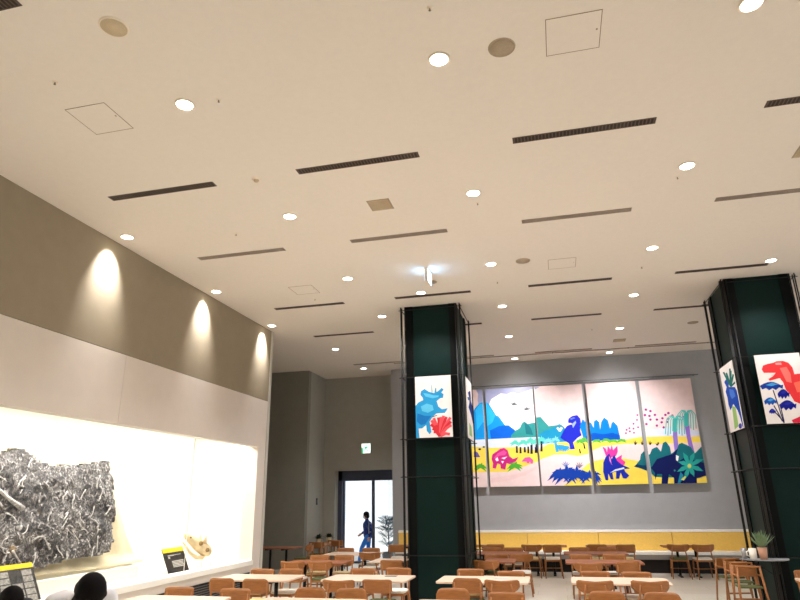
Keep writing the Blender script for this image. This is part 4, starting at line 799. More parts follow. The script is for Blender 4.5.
ART_REX=[((230, 58, 62),[(3.841,4.128),(3.876,4.2),(3.959,4.225),(4.05,4.239),(4.11,4.265),(4.22,4.263),(4.3,4.223),(4.349,4.133),(4.358,4.009),(4.467,4.015),(4.703,3.903),(4.547,3.129),(4.36,3.466),(4.263,3.519),(4.222,3.641),(4.165,3.74),(4.147,3.875),(4.107,3.951),(4.016,3.932),(3.935,3.912),(3.919,3.945),(4.005,3.994),(4.06,4.052),(3.951,4.059),(3.863,4.064)]),
((246, 150, 150),[(4.083,4.237),(4.182,4.235),(4.185,4.193),(4.087,4.199)]),
((246, 120, 112),[(4.141,4.134),(4.254,4.151),(4.296,4.025),(4.285,3.855),(4.203,3.884)]),
((246, 110, 90),[(4.317,3.853),(4.486,3.892),(4.465,3.676),(4.338,3.682)]),
((250, 200, 200),[(3.964,4.009),(4.023,4.03),(4.004,3.989)]),
((210, 40, 70),[(4.158,3.192),(4.366,3.277),(4.547,3.129),(4.538,3.083),(4.17,3.144)]),
((40, 36, 80),[(3.949,3.737),(3.984,3.452),(4.013,3.148),(4.031,3.153),(4.001,3.457),(3.967,3.742)]),
((40, 36, 80),[(4.011,3.481),(4.02,3.326),(4.024,3.148),(4.041,3.152),(4.037,3.329),(4.028,3.485)]),
((40, 36, 80),[(3.91,3.459),(3.956,3.326),(3.997,3.171),(4.013,3.179),(3.972,3.335),(3.927,3.468)]),
((40, 36, 80),[(3.883,3.363),(3.936,3.301),(3.985,3.217),(4,3.228),(3.951,3.314),(3.897,3.377)]),
((26, 58, 150),[(3.754,3.824),(3.773,3.84),(3.834,3.869),(3.893,3.887),(3.949,3.891),(4.002,3.881),(4.052,3.856),(4.101,3.822),(4.141,3.831),(4.116,3.755),(4.067,3.784),(4.003,3.739),(3.955,3.774),(3.893,3.739),(3.847,3.786),(3.787,3.761)]),
((70, 160, 220),[(3.853,3.838),(3.956,3.871),(4.067,3.845),(3.945,3.813)]),
((28, 80, 170),[(3.774,3.543),(3.785,3.559),(3.82,3.587),(3.854,3.605),(3.885,3.611),(3.913,3.602),(3.939,3.581),(3.963,3.55),(3.986,3.56),(3.967,3.488),(3.942,3.514),(3.904,3.47),(3.88,3.502),(3.844,3.467),(3.822,3.51),(3.787,3.485)]),
((70, 160, 220),[(3.829,3.559),(3.888,3.592),(3.946,3.571),(3.878,3.538)]),
((22, 30, 140),[(4.016,3.664),(4.028,3.684),(4.063,3.719),(4.095,3.743),(4.125,3.751),(4.151,3.74),(4.174,3.713),(4.194,3.675),(4.216,3.688),(4.193,3.596),(4.171,3.629),(4.133,3.572),(4.113,3.613),(4.077,3.569),(4.059,3.623),(4.025,3.59)]),
((36, 44, 160),[(4.069,3.684),(4.126,3.727),(4.18,3.701),(4.113,3.658)]),
((22, 30, 140),[(4.004,3.46),(4.02,3.48),(4.067,3.516),(4.112,3.541),(4.153,3.548),(4.191,3.537),(4.226,3.508),(4.258,3.468),(4.288,3.482),(4.262,3.388),(4.229,3.421),(4.178,3.364),(4.146,3.406),(4.098,3.361),(4.069,3.417),(4.022,3.384)]),
((36, 44, 160),[(4.078,3.48),(4.157,3.524),(4.235,3.496),(4.143,3.453)]),
((30, 40, 150),[(3.821,3.361),(3.828,3.372),(3.848,3.391),(3.866,3.404),(3.883,3.408),(3.898,3.402),(3.912,3.388),(3.924,3.367),(3.937,3.374),(3.924,3.325),(3.911,3.342),(3.89,3.312),(3.878,3.334),(3.857,3.31),(3.846,3.339),(3.827,3.322)]),
((50, 60, 170),[(3.852,3.372),(3.884,3.395),(3.915,3.381),(3.877,3.358)])]
ART_SIDE=[((30, 74, 176),[(13.254,4.071),(13.068,4.1),(12.954,4.033),(12.995,3.929),(12.61,3.864),(12.491,3.752),(12.491,3.542),(12.501,3.388),(12.442,3.201),(12.576,3.139),(12.637,3.327),(12.704,3.44),(12.901,3.587),(13.168,3.5),(13.243,3.621),(13.223,3.757),(13.28,3.878),(13.149,3.955)]),
((70, 120, 210),[(13.002,3.889),(12.733,3.831),(12.673,3.701),(12.935,3.686),(13.024,3.782)]),
((150, 190, 112),[(13.021,3.563),(12.798,3.519),(12.815,3.164),(13.116,3.129)]),
((30, 104, 96),[(12.805,3.913),(12.96,4.08),(13.121,4.253),(13.236,4.26),(13.072,4.085),(12.913,3.916)]),
((30, 104, 96),[(12.803,3.91),(12.869,4.054),(12.935,4.201),(13.051,4.213),(12.982,4.064),(12.915,3.919)]),
((30, 104, 96),[(12.803,3.906),(12.728,4.066),(12.653,4.225),(12.763,4.245),(12.839,4.084),(12.915,3.923)]),
((30, 104, 96),[(12.803,3.905),(12.709,4.041),(12.615,4.176),(12.724,4.197),(12.819,4.061),(12.915,3.924)]),
((30, 104, 96),[(12.807,3.902),(12.652,3.994),(12.5,4.083),(12.6,4.108),(12.754,4.018),(12.912,3.926)]),
((30, 104, 96),[(12.827,3.897),(12.624,3.913),(12.427,3.928),(12.486,3.961),(12.685,3.947),(12.89,3.931)]),
((60, 60, 170),[(12.602,3.142),(12.641,3.115),(12.705,3.103),(12.772,3.11),(12.813,3.133),(12.815,3.164),(12.774,3.19),(12.709,3.202),(12.643,3.195),(12.603,3.172)]),
((60, 60, 170),[(12.372,3.142),(12.41,3.117),(12.472,3.105),(12.536,3.111),(12.576,3.134),(12.577,3.165),(12.538,3.191),(12.475,3.202),(12.412,3.195),(12.373,3.172)])]
ART_OTHER=[((24, 50, 120),[(12.85,4.073),(13.235,4.175),(13.284,4.087),(13.295,3.953),(13.643,3.782),(13.608,3.423),(13.392,3.508),(13.181,3.643),(12.955,3.72),(12.834,3.756),(13.014,3.886),(12.977,4)]),
((150, 190, 130),[(12.819,3.444),(13.183,3.38),(13.204,3.173),(12.765,3.185)]),
((60, 90, 130),[(12.717,3.961),(13.321,4.025),(13.194,3.952),(12.792,3.907)])]
# ------------------------------------------------------------------ pillars and their rod cages
RINGS = (0.91, 2.37, 3.115, 4.39, 5.88)
def pillar(x0, x1, y0, y1, lab):
    t = thing('pillar', lab, 'pillar', ((x0+x1)/2, (y0+y1)/2, 0))
    w, d = (x1-x0)/2, (y1-y0)/2
    b = B(); box(b, -w+0.02, w-0.02, -d+0.02, d-0.02, 0, HC-0.001); obj('green_panel', b, M_green, t)
    c = 0.17
    for sx in (-1, 1):
        for sy in (-1, 1):
            b = B()
            xs = sorted((sx*(w-c), sx*w)); ys = sorted((sy*(d-0.02), sy*d)); box(b, xs[0], xs[1], ys[0], ys[1], 0, HC-0.001)
            xs = sorted((sx*(w-0.02), sx*w)); ys = sorted((sy*(d-c), sy*(d-0.021))); box(b, xs[0], xs[1], ys[0], ys[1], 0, HC-0.001)
            obj('corner_strip', b, M_pblack, t)
    for z in RINGS[:3]:
        b = B(); box(b, -w+c, w-c, -d+0.012, -d+0.021, z-0.012, z+0.012); box(b, -w+c, w-c, d-0.021, d-0.012, z-0.012, z+0.012)
        box(b, -w+0.012, -w+0.021, -d+c, d-c, z-0.012, z+0.012); box(b, w-0.021, w-0.012, -d+c, d-c, z-0.012, z+0.012); obj('panel_joint', b, M_pblack, t)
    return t
def cage(x0, x1, y0, y1, lab):
    t = thing('rod_cage', lab, 'metal frame', ((x0+x1)/2, (y0+y1)/2, 0))
    w, d = (x1-x0)/2+0.075, (y1-y0)/2+0.075
    for sx in (-1, 1):
        for sy in (-1, 1):
            for px, py in ((sx*w, sy*d), (sx*(w-0.09), sy*d), (sx*w, sy*(d-0.09))):
                b = B(); tube(b, [(px, py, 0), (px, py, HC-0.03)], 0.0125, 8); obj('upright_rod', b, M_rod, t)
    for z in RINGS:
        b = B()
        for q in (((-w-0.05, -d, z), (w+0.05, -d, z)), ((-w-0.05, d, z), (w+0.05, d, z)), ((-w, -d-0.05, z+0.012), (-w, d+0.05, z+0.012)), ((w, -d-0.05, z+0.012), (w, d+0.05, z+0.012))):
            tube(b, q, 0.009, 8)
        obj('ring_rod', b, M_rod, t)
    return t
P1 = (-2.93, -1.79, 12.55, 13.93); P2 = (3.52, 4.66, 12.52, 13.85)
pillar(*P1, 'dark green square pillar near the centre, behind the two middle tables'); pillar(*P2, 'dark green square pillar at the right edge of the photo')
cage(*P1, 'thin black metal rods caging the central green pillar'); cage(*P2, 'thin black metal rods caging the right hand green pillar')

# ------------------------------------------------------------------ painted panels
def clip(poly, x0, x1, z0, z1):
    for ax, lim, s in ((0, x0, 1), (0, x1, -1), (1, z0, 1), (1, z1, -1)):
        out = []
        for i in range(len(poly)):
            a, c = poly[i-1], poly[i]
            ia, ic = (a[ax]-lim)*s >= 0, (c[ax]-lim)*s >= 0
            if ia != ic:
                k = (lim-a[ax])/(c[ax]-a[ax]); out.append((a[0]+(c[0]-a[0])*k, a[1]+(c[1]-a[1])*k))
            if ic: out.append(c)
        poly = out
        if len(poly) < 3: return []
    res = []
    for p in poly:
        if not res or (abs(p[0]-res[-1][0]) + abs(p[1]-res[-1][1])) > 1e-4: res.append(p)
    return res if len(res) > 2 else []
from mathutils.geometry import tessellate_polygon
def art_mesh(data, x0, x1, z0, z1, base, step=0.0006):
    """One painting: flat colour areas laid one over another on a canvas; local x across, y out of the wall (towards -y), z up."""
    cx = (x0+x1)/2; bm = bmesh.new(); mats = []; n = 0
    def slot(c):
        m = paint(c)
        if m not in mats: mats.append(m)
        return mats.index(m)
    jobs = [(base, [(x0, z0), (x1, z0), (x1, z1), (x0, z1)])] + list(data)
    for col, poly in jobs:
        q = clip(list(poly), x0, x1, z0, z1)
        if not q: continue
        y = -0.0006 - n*step; n += 1; mi = slot(tuple(col))
        vs = [bm.verts.new((x-cx, y, z-z0)) for x, z in q]
        for tri in tessellate_polygon([[Vector((x, z, 0)) for x, z in q]]):
            a, c, e = (vs[i] for i in tri)
            nrm = (c.co-a.co).cross(e.co-a.co)
            if nrm.length < 1e-9: continue
            try: f = bm.faces.new((a, c, e) if nrm.y < 0 else (a, e, c)); f.material_index = mi
            except ValueError: pass
    me = bpy.data.meshes.new('painting'); bm.to_mesh(me); bm.free()
    for m in mats: me.materials.append(m)
    return me
MW = [(-3.46, -2.005, 'painted mural panel half hidden by the central pillar, blue mountain and green bush'), (-1.915, -0.49, 'painted mural panel with blue mountain, white sky with painted glare and magenta horned dinosaur'), (-0.435, 0.955, 'painted mural panel with tall blue standing dinosaur and blue front shrubs'),
      (1.065, 2.465, 'painted mural panel with blue trees and blue dinosaur with pink crown'), (2.57, 3.97, 'painted mural panel with pink dots, purple palms and teal bushes')]
for x0, x1, lab in MW:
    t = thing('mural_painting', lab, 'painting', ((x0+x1)/2, 18.9, 2.255), 0, 'hanging mural panels on the back wall')
    w, h = (x1-x0)/2, 5.14-2.255
    b = B(); box(b, -w, w, 0.0, 0.03, 0, h); obj('canvas_board', b, M_case, t)
    link('painting', art_mesh(ART_MURAL, x0, x1, 2.255, 5.14, (238, 214, 214), 0.00012), t)
    for s in (-1, 1):
        b = B(); tube(b, [(s*(w-0.12), 0.015, h-0.02), (s*(w-0.12), 0.015, h+0.05)], 0.008, 8); tube(b, [(s*(w-0.12), 0.015, h+0.042), (s*(w-0.12), 0.2, h+0.042)], 0.008, 8); obj('hanger', b, M_steel, t)
t = thing('mural_rail', 'thin grey metal bar on the wall just above the mural panels', 'rail', (0, 18.93, 5.24))
b = B(); tube(b, [(-3.6, 0, 0), (4.2, 0, 0)], 0.014, 8); obj('bar', b, M_louver, t)
for x in (-3.0, -1.0, 1.0, 3.0, 4.1):
    b = B(); tube(b, [(x, 0, 0), (x, 0.17, 0)], 0.01, 8); obj('wall_bracket', b, M_louver, t)
def poster(lab, data, x0, x1, z0, z1, loc, rz):
    t = thing('dinosaur_poster', lab, 'poster', loc, rz, 'dinosaur posters on the pillars')
    w, h = (x1-x0)/2, z1-z0
    b = B(); box(b, -w, w, 0, 0.012, 0, h); obj('poster_board', b, M_case, t)
    link('painting', art_mesh(data, x0, x1, z0, z1, (238, 232, 230), 0.0002), t)
    for s in (-1, 1):
        for z in (0.03, h-0.03):
            b = B(); box(b, s*(w-0.1)-0.012, s*(w-0.1)+0.012, 0.012, 0.03, z-0.02, z+0.02); obj('clip', b, M_rod, t)
poster('white poster of a blue horned dinosaur and red plant on the central pillar', ART_TRIKE, -2.71, -1.955, 3.13, 4.385, (-2.3325, 12.425, 3.13), 0)
poster('white poster of a red big jawed dinosaur over blue leaves on the right pillar', ART_REX, 3.755, 4.505, 3.14, 4.40, (4.13, 12.395, 3.14), 0)
# side faces: painting x runs along the pillar side
def flip(data, c): return [(col, [(c - (y - c), z) for y, z in p]) for col, p in data]
poster('narrow looking poster on the left side of the right pillar, blue dinosaur with green stem', flip(ART_SIDE, 12.985), 12.52, 13.45, 3.10, 4.36, (3.395, 12.985, 3.10), -PI/2)
poster('poster seen almost edge on at the right side of the central pillar, dark blue figure', ART_OTHER, 12.61, 13.46, 3.12, 4.37, (-1.665, 13.035, 3.12), PI/2)

# ------------------------------------------------------------------ bench along the mural wall
t = thing('wall_bench', 'long yellow backed bench with pale seat along the wall under the mural', 'bench', (0, YB, 0))
X0, X1 = -4.74, 14
seams = [-4.74, -2.9, -0.96, 0.97, 2.88, 4.8, 6.7, 8.6, 10.5, 12.4, 14.0]
for a, c in zip(seams, seams[1:]):
    b = B(); box(b, a+0.005, c-0.005, -0.16, -0.005, 0.52, 0.998, bev=0.012); obj('back_cushion', b, M_yellow, t)
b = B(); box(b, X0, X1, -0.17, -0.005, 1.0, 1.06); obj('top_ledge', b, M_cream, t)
for a, c in zip(seams, seams[1:]):
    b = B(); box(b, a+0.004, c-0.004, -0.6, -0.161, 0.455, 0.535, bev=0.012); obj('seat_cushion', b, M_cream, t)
b = B(); box(b, X0, X1, -0.59, -0.02, 0.34, 0.453); obj('seat_front', b, M_greyv, t)
b = B(); box(b, X0, X1, -0.44, -0.02, 0.0, 0.338); obj('plinth', b, M_dark, t)

# ------------------------------------------------------------------ tables and chairs
def tt(w, d):
    def f():
        b = B(); prism(b, rrect(w, d, 0.05), 0.695, 0.72); return b
    return f
def leg_post(): return lathe(B(), [(0.0, 0.02), (0.032, 0.02), (0.032, 0.66), (0.0, 0.66)], n=14)
def leg_foot(d):
    def f(): return box(B(), -0.035, 0.035, -d, d, 0.0, 0.024, bev=0.006)
    return f
def leg_head(d): 
    def f(): return box(B(), -0.04, 0.04, -d, d, 0.655, 0.694)
    return f
def table(lab, x, y, w, d, top=None, group=None, rz=0.0):
    top = top or M_top
    t = thing('dining_table', lab, 'table', (x, y, 0), rz, group)
    link('tabletop', cached(('tabletop', w, d, top.name), tt(w, d), top), t)
    for s in ((-1, 1) if w > 1.0 else (0,)):
        o = link('leg', cached('leg_post', leg_post, M_black), t, (s*(w/2-0.36), 0, 0))
        o2 = link('foot', cached(('foot', d), leg_foot(d/2-0.08), M_black), o); link('top_bracket', cached(('top_bracket', d), leg_head(d/2-0.1), M_black), o)
    return t
def panel(fn, n=18, m=5, th=0.016):
    """Curved plywood: fn(s) -> (x, y, zlow, zhigh) for s in -1..1"""
    b = B(); F = []; K = []
    for i in range(n+1):
        s = -1 + 2*i/n; x, y, z0, z1 = fn(s)
        x2, y2, _, _ = fn(min(1, s+0.01)); x1, y1, _, _ = fn(max(-1, s-0.01))
        nx, ny = -(y2-y1), (x2-x1); h = math.hypot(nx, ny); nx, ny = nx/h*th/2, ny/h*th/2
        F.append([b.verts.new((x+nx, y+ny+(j/m)*-0.02, z0+(z1-z0)*j/m)) for j in range(m+1)])
        K.append([b.verts.new((x-nx, y-ny+(j/m)*-0.02, z0+(z1-z0)*j/m)) for j in range(m+1)])
    for i in range(n):
        for j in range(m):
            b.faces.new((F[i][j], F[i+1][j], F[i+1][j+1], F[i][j+1])).smooth = True
            b.faces.new((K[i][j], K[i][j+1], K[i+1][j+1], K[i+1][j])).smooth = True
        b.faces.new((F[i][m], F[i+1][m], K[i+1][m], K[i][m])); b.faces.new((F[i][0], K[i][0], K[i+1][0], F[i+1][0]))
    for i in (0, n):
        for j in range(m):
            b.faces.new((F[i][j], F[i][j+1], K[i][j+1], K[i][j]))
    return b
def bk_round(s):
    w = 0.225; a = abs(s)
    e = max(0, (a-0.62)/0.38); top = 0.80 - 0.075*(1-math.sqrt(max(0, 1-e*e)))
    bot = 0.585 + 0.03*(1-math.sqrt(max(0, 1-e*e)))
    return (w*s, -0.235 + 0.055*s*s, bot, top)
def bk_wide(s):
    a = abs(s); e = max(0, (a-0.55)/0.45)
    return (0.255*s, -0.245 + 0.095*s*s, 0.62 + 0.075*e*e, 0.795 - 0.012*(1-a) - 0.02*max(0, (a-0.9)/0.1))
def bk_flat(s):
    a = abs(s); e = max(0, (a-0.8)/0.2)
    return (0.23*s, -0.235 + 0.045*s*s, 0.60 + 0.03*e*e, 0.795 - 0.02*e*e)
def bars(*q):
    def f():
        b = B()
        for p0, p1, r0, r1 in q: tube(b, [p0, p1], [r0, r1], 10)
        return b
    return f
def seat_m():
    b = B(); prism(b, [(x*(1.0 if y > 0 else 0.92), y) for x, y in rrect(0.42, 0.42, 0.07)], 0.436, 0.470)
    bmesh.ops.bevel(b, geom=[e for e in b.edges if abs(e.verts[0].co.z-e.verts[1].co.z) < 1e-4], offset=0.01, segments=2, affect='EDGES'); return b
def frame_m():
    b = B(); prism(b, [(x, y) for x, y in rrect(0.40, 0.40, 0.05)], 0.395, 0.435); return b
BK = {'round': bk_round, 'wide': bk_wide, 'flat': bk_flat}
NAMEK = {'round': 'round backed chair', 'wide': 'wide backed chair', 'flat': 'flat backed chair'}
def chair(lab, x, y, rz, kind='flat', cush='beige', group='wooden dining chairs'):
    """x, y: where the top of the back stands; rz = 0 faces away from the camera (+y)"""
    rz += 0.0
    off = Vector((0, 0.24, 0)); off.rotate(Matrix.Rotation(rz, 3, 'Z'))
    t = thing('dining_chair', lab, 'chair', (x + off.x, y + off.y, 0), rz, group)
    so = link('seat', cached(('seat', cush), seat_m, CUSH[cush]), t)
    link('seat_frame', cached('seat_frame', frame_m, M_wood), t)
    bo = link('backrest', cached(('backrest', kind), lambda: panel(BK[kind]), M_wood2), t)
    px = 0.20 if kind != 'wide' else 0.135
    for s in (-1, 1):
        link('leg', cached(('front_leg', s), bars(((s*0.185, 0.18, 0.43), (s*0.215, 0.215, 0), 0.019, 0.013)), M_wood), t)
        link('leg', cached(('rear_leg', s), bars(((s*0.185, -0.18, 0.43), (s*0.215, -0.27, 0), 0.019, 0.013)), M_wood), t)
        link('back_post', cached(('back_post', kind, s), bars(((s*0.185, -0.175, 0.40), (s*px, -0.245 + (0.03 if kind != 'wide' else 0.0), 0.735), 0.016, 0.013)), M_wood), t)
        link('stretcher', cached(('stretcher', s), bars(((s*0.2, 0.197, 0.22), (s*0.2, -0.226, 0.22), 0.011, 0.011)), M_wood), t)
    link('stretcher', cached('cross_stretcher', bars(((-0.2, -0.01, 0.22), (0.2, -0.01, 0.22), 0.011, 0.011)), M_wood), t)
    return t
TBL = {'A': 'table beside the display window', 'B': 'table left of the central pillar', 'C': 'table right of the central pillar', 'D': 'table right of the clear aisle'}
NEARROW = {'A': 'front row table by the display window', 'B': 'front row table second from left', 'C': 'front row table below the central pillar', 'D': 'front row table right of the aisle'}
tabs = [('A', -5.08, 10.48, 1.36, 0.82), ('B', -3.17, 10.62, 1.42, 0.82), ('C', -1.27, 10.64, 1.42, 0.82), ('D', 0.79, 10.72, 1.42, 0.80)]
for k, x, y, w, d in tabs: table('pale wood topped table, second row, ' + {'A': 'beside the display window at left', 'B': 'just left of the central pillar', 'C': 'just right of the central pillar', 'D': 'right of the clear aisle'}[k], x, y, w, d, None, 'long dining tables')
for k, x, y in (('A', -5.12, 7.95), ('B', -3.22, 8.0), ('C', -1.16, 8.1), ('D', 0.8, 8.1)): table('pale wood table of the front row at the bottom edge, ' + {'A': 'leftmost', 'B': 'second from left', 'C': 'second from right', 'D': 'rightmost'}[k], x, y, 1.38, 0.8, None, 'long dining tables')
table('table at the right edge of the photo in front of the right pillar', 4.06, 10.95, 1.36, 0.8, None, 'long dining tables')
def ch(tk, side, lr, x, y, kind, cush, rz=0.0):
    lab = '%s, %s %s seat of the %s' % (NAMEK[kind], side, lr, tk)
    return chair(lab, x, y, (0 if side == 'near' else PI) + rz, kind, cush)
for k, l, r in (('A', (-5.4, 8.62, 'flat'), (-4.50, 8.58, 'flat')), ('B', (-3.46, 8.78, 'round'), (-2.86, 8.76, 'round')), ('C', (-1.49, 8.95, 'round'), (-0.76, 8.72, 'flat')), ('D', (0.48, 8.92, 'round'), (1.13, 8.90, 'round'))):
    ch(NEARROW[k], 'far', 'left', l[0], l[1], l[2], 'beige'); ch(NEARROW[k], 'far', 'right', r[0], r[1], r[2], 'white')
for k, l, r in (('A', (-5.32, 9.62, 'round', 'white'), (-4.73, 9.60, 'round', 'beige')), ('B', (-3.39, 9.66, 'wide', 'white'), (-2.80, 9.78, 'flat', 'green')), ('C', (-1.46, 10.06, 'round', 'green'), (-0.93, 9.94, 'wide', 'white')), ('D', (0.40, 10.03, 'wide', 'beige'), (1.16, 10.10, 'wide', 'white'))):
    ch(TBL[k], 'near', 'left', l[0], l[1], l[2], l[3]); ch(TBL[k], 'near', 'right', r[0], r[1], r[2], r[3])
for k, l, r in (('A', (-5.27, 11.02, 'flat'), (-4.76, 11.12, 'flat')), ('B', (-3.47, 11.28, 'flat'), (-2.87, 11.45, 'flat')), ('C', (-1.58, 11.40, 'flat'), (-0.88, 11.15, 'flat')), ('D', (0.46, 11.25, 'flat'), (1.09, 11.22, 'flat'))):
    ch(TBL[k], 'far', 'left', l[0], l[1], l[2], 'beige'); ch(TBL[k], 'far', 'right', r[0], r[1], r[2], 'white')
chair('flat backed wooden chair cut by the right edge, behind the table by the right pillar', 3.73, 11.72, PI, 'flat', 'beige')
# third row
TD3 = 'brown table behind the aisle table'; TC3 = 'small table right of the central pillar'; TB3 = 'table behind and left of the central pillar'
table('brown wooden table in the third row, right of the aisle', 0.75, 13.72, 1.46, 0.78, M_dtop, 'long dining tables')
table('small brown table beside the right face of the central pillar', -1.28, 13.78, 0.62, 0.78, M_dtop)
table('brown table in the third row between display block end and central pillar', -5.05, 13.16, 1.3, 0.78, M_dtop, 'long dining tables')
ch(TD3, 'near', 'left', 0.42, 12.62, 'wide', 'beige'); ch(TD3, 'near', 'right', 1.15, 12.92, 'round', 'white', 0.22)
ch(TD3, 'far', 'left', 0.34, 14.42, 'flat', 'white'); ch(TD3, 'far', 'right', 1.02, 14.5, 'flat', 'white')
ch(TC3, 'near', 'single', -1.50, 12.96, 'wide', 'white'); ch(TC3, 'far', 'left', -1.42, 14.42, 'wide', 'green'); ch(TC3, 'far', 'right', -0.90, 14.52, 'wide', 'white')
TL3 = 'brown table in the third row at left'
ch(TL3, 'near', 'left', -5.34, 12.42, 'wide', 'white'); ch(TL3, 'near', 'right', -4.76, 12.46, 'wide', 'green'); ch(TL3, 'far', 'left', -5.27, 13.86, 'flat', 'beige'); ch(TL3, 'far', 'right', -4.72, 13.92, 'flat', 'beige')
table('table in the third row just left of the central pillar', -3.62, 13.62, 0.7, 0.78)
chair('round backed wooden chair right against the left face of the central pillar', -3.36, 12.80, 0, 'flat', 'beige')
# tables by the glass door
table('sunlit table in front of the glass door', -4.95, 15.28, 1.3, 0.76, None, 'long dining tables')
TG_ = 'sunlit table by the glass door'
ch(TG_, 'near', 'right', -4.37, 14.62, 'wide', 'white'); ch(TG_, 'far', 'left', -5.37, 15.92, 'flat', 'white'); ch(TG_, 'far', 'right', -4.70, 15.95, 'flat', 'white')
# fourth row
table('brown table in the fourth row, right of the aisle', 0.7, 15.75, 1.4, 0.74, M_dtop, 'long dining tables'); table('brown table in the fourth row, behind the central pillar', -1.5, 15.65, 1.4, 0.74, M_dtop, 'long dining tables')
T4R = 'fourth row table right of the aisle'; T4L = 'fourth row table behind the central pillar'
ch(T4R, 'far', 'left', 0.36, 16.34, 'flat', 'beige'); ch(T4R, 'far', 'right', 1.0, 16.42, 'round', 'white'); ch(T4L, 'far', 'left', -1.70, 16.2, 'flat', 'beige'); ch(T4L, 'far', 'right', -1.18, 16.24, 'flat', 'white')
# small tables in front of the bench, with a pair of chairs each
bt = [(-2.3, 'hidden partly by the central pillar'), (-0.48, 'left of the clear aisle'), (1.16, 'under the tall blue dinosaur panel'), (3.02, 'under the rightmost mural panel'), (4.75, 'hidden by the right pillar'), (-4.2, 'left of the central pillar')]
for x, w_ in bt[:4] + bt[5:]:
    table('small brown bench table, ' + w_, x, 17.95, 1.15 if x > -4 else 0.8, 0.6, M_dtop, 'bench tables')
TBn = {x: 'bench table ' + w_ for x, w_ in bt}
bc = [(-0.48, 'left', -0.80, 17.22, 'wide', 'beige'), (-0.48, 'right', -0.27, 17.2, 'flat', 'white'), (1.16, 'left', 0.83, 17.3, 'flat', 'beige'), (1.16, 'right', 1.52, 17.3, 'flat', 'beige'),
      (3.02, 'left', 2.76, 17.42, 'wide', 'green'), (3.02, 'right', 3.33, 17.35, 'wide', 'white'), (-4.2, 'single', -4.33, 17.1, 'flat', 'white'), (-2.3, 'right', -1.72, 17.3, 'flat', 'beige')]
for tx, lr, x, y, kind, cu in bc: ch(TBn[tx], 'near', lr, x, y, kind, cu, -0.08 if lr == 'left' else 0.06)
# dim table and chair in the alcove behind the display block
table('dark table in the dim alcove past the display block', -7.75, 17.1, 1.2, 0.75, M_dtop)
chair('wooden chair turned sideways at the dim alcove table', -6.72, 17.0, PI/2, 'wide', 'green')
# cards on tables
for X, Y, lab, m in ((-1.0, 10.75, 'small pale card lying on the table right of the central pillar', M_paper), (-2.85, 10.85, 'grey card lying on the table left of the central pillar', M_dpaper)):
    b = B(); box(b, -0.1, 0.1, -0.07, 0.07, 0, 0.004); tag(obj('table_card', b, m, None, (X, Y, 0.7205)), lab, 'card')

# wooden high chairs
def high_chair(lab, x, y, rz, z=0.0):
    t = thing('high_chair', lab, 'high chair', (x, y, z), rz, 'wooden high chairs')
    for sx in (-1, 1):
        link('leg', cached(('hc_front', sx), bars(((sx*0.17, -0.14, 0.80), (sx*0.225, -0.24, 0), 0.018, 0.016)), M_wood), t)
        link('leg', cached(('hc_rear', sx), bars(((sx*0.17, 0.14, 0.80), (sx*0.225, 0.24, 0), 0.018, 0.016)), M_wood), t)
        link('side_rail', cached(('hc_side', sx), bars(((sx*0.18, -0.16, 0.66), (sx*0.18, 0.16, 0.66), 0.013, 0.013)), M_wood), t)
    link('top_bar', cached('hc_bar', bars(((-0.19, -0.14, 0.80), (0.19, -0.14, 0.80), 0.018, 0.018)), M_wood), t)
    link('backrest', cached('hc_back', lambda: box(B(), -0.17, 0.17, 0.13, 0.15, 0.62, 0.80, bev=0.006), M_wood2), t)
    link('seat', cached('hc_seat', lambda: box(B(), -0.18, 0.18, -0.14, 0.15, 0.47, 0.50, bev=0.008), CUSH['green']), t)
    link('footrest', cached('hc_foot', lambda: box(B(), -0.2, 0.2, -0.21, -0.14, 0.22, 0.24), M_wood), t)
    return t
high_chair('wooden high chair beside the right pillar, nearest the camera', 2.95, 12.22, 0.0)
high_chair('wooden high chair beside the right pillar, middle of three', 2.99, 12.86, 0.05)
high_chair('wooden high chair beside the right pillar, farthest of three', 3.0, 13.55, 0.25)
high_chair('wooden high chair left of the glass door, nearer one', -6.92, 17.9, 0.1); high_chair('wooden high chair left of the glass door, farther one', -6.62, 18.65, 0.0)
# low console with pots by the door side wall
t = thing('plant_console', 'wooden console with pots against the side wall left of the glass door', 'console table', (-7.22, 19.1, 0))
b = B(); box(b, -0.28, 0.28, -0.5, 0.5, 0.66, 0.69, bev=0.004); obj('top', b, M_edge, t)
for sx in (-1, 1):
    for sy in (-1, 1):
        b = B(); box(b, sx*0.25-0.02, sx*0.25+0.02, sy*0.46-0.02, sy*0.46+0.02, 0, 0.66); obj('leg', b, M_wood, t)
def pot(bm, r0, r1, h): return lathe(bm, [(0, 0), (r0, 0), (r1, h), (r1*0.9, h), (r1*0.85, h*0.85), (0, h*0.85)], n=20)
def leaf_blade(bm, p, d, L, w, up=0.3, n=6):
    d = Vector(d).normalized(); s = d.cross(Vector((0, 0, 1)))
    if s.length < 1e-3: s = Vector((1, 0, 0))
    s.normalize(); prev = None; p = Vector(p); nr = s.cross(d)
    for i in range(n+1):
        k = i/n; c = p + d*L*k + Vector((0, 0, -up*L*k*k)); ww = w*math.sin(PI*min(0.98, 0.12+0.86*k))**0.8
        row = [bm.verts.new(c - s*ww), bm.verts.new(c - nr*ww*0.25), bm.verts.new(c + s*ww)]
        if prev:
            for a in range(2): f = bm.faces.new((prev[a], prev[a+1], row[a+1], row[a])); f.smooth = True
        prev = row
def bushy(bm, n, L, w, z0, up, cone=0.2, wide=1.35):
    for i in range(n):
        a = 2.4*i; e = cone + (wide-cone)*(1-(i+0.5)/n)
        e2 = PI/2 - e
        leaf_blade(bm, (0.012*math.cos(a), 0.012*math.sin(a), z0 + 0.02*random.random()), (math.cos(a)*math.cos(e2), math.sin(a)*math.cos(e2), math.sin(e2)), L*(0.75+0.4*random.random()), w, up)
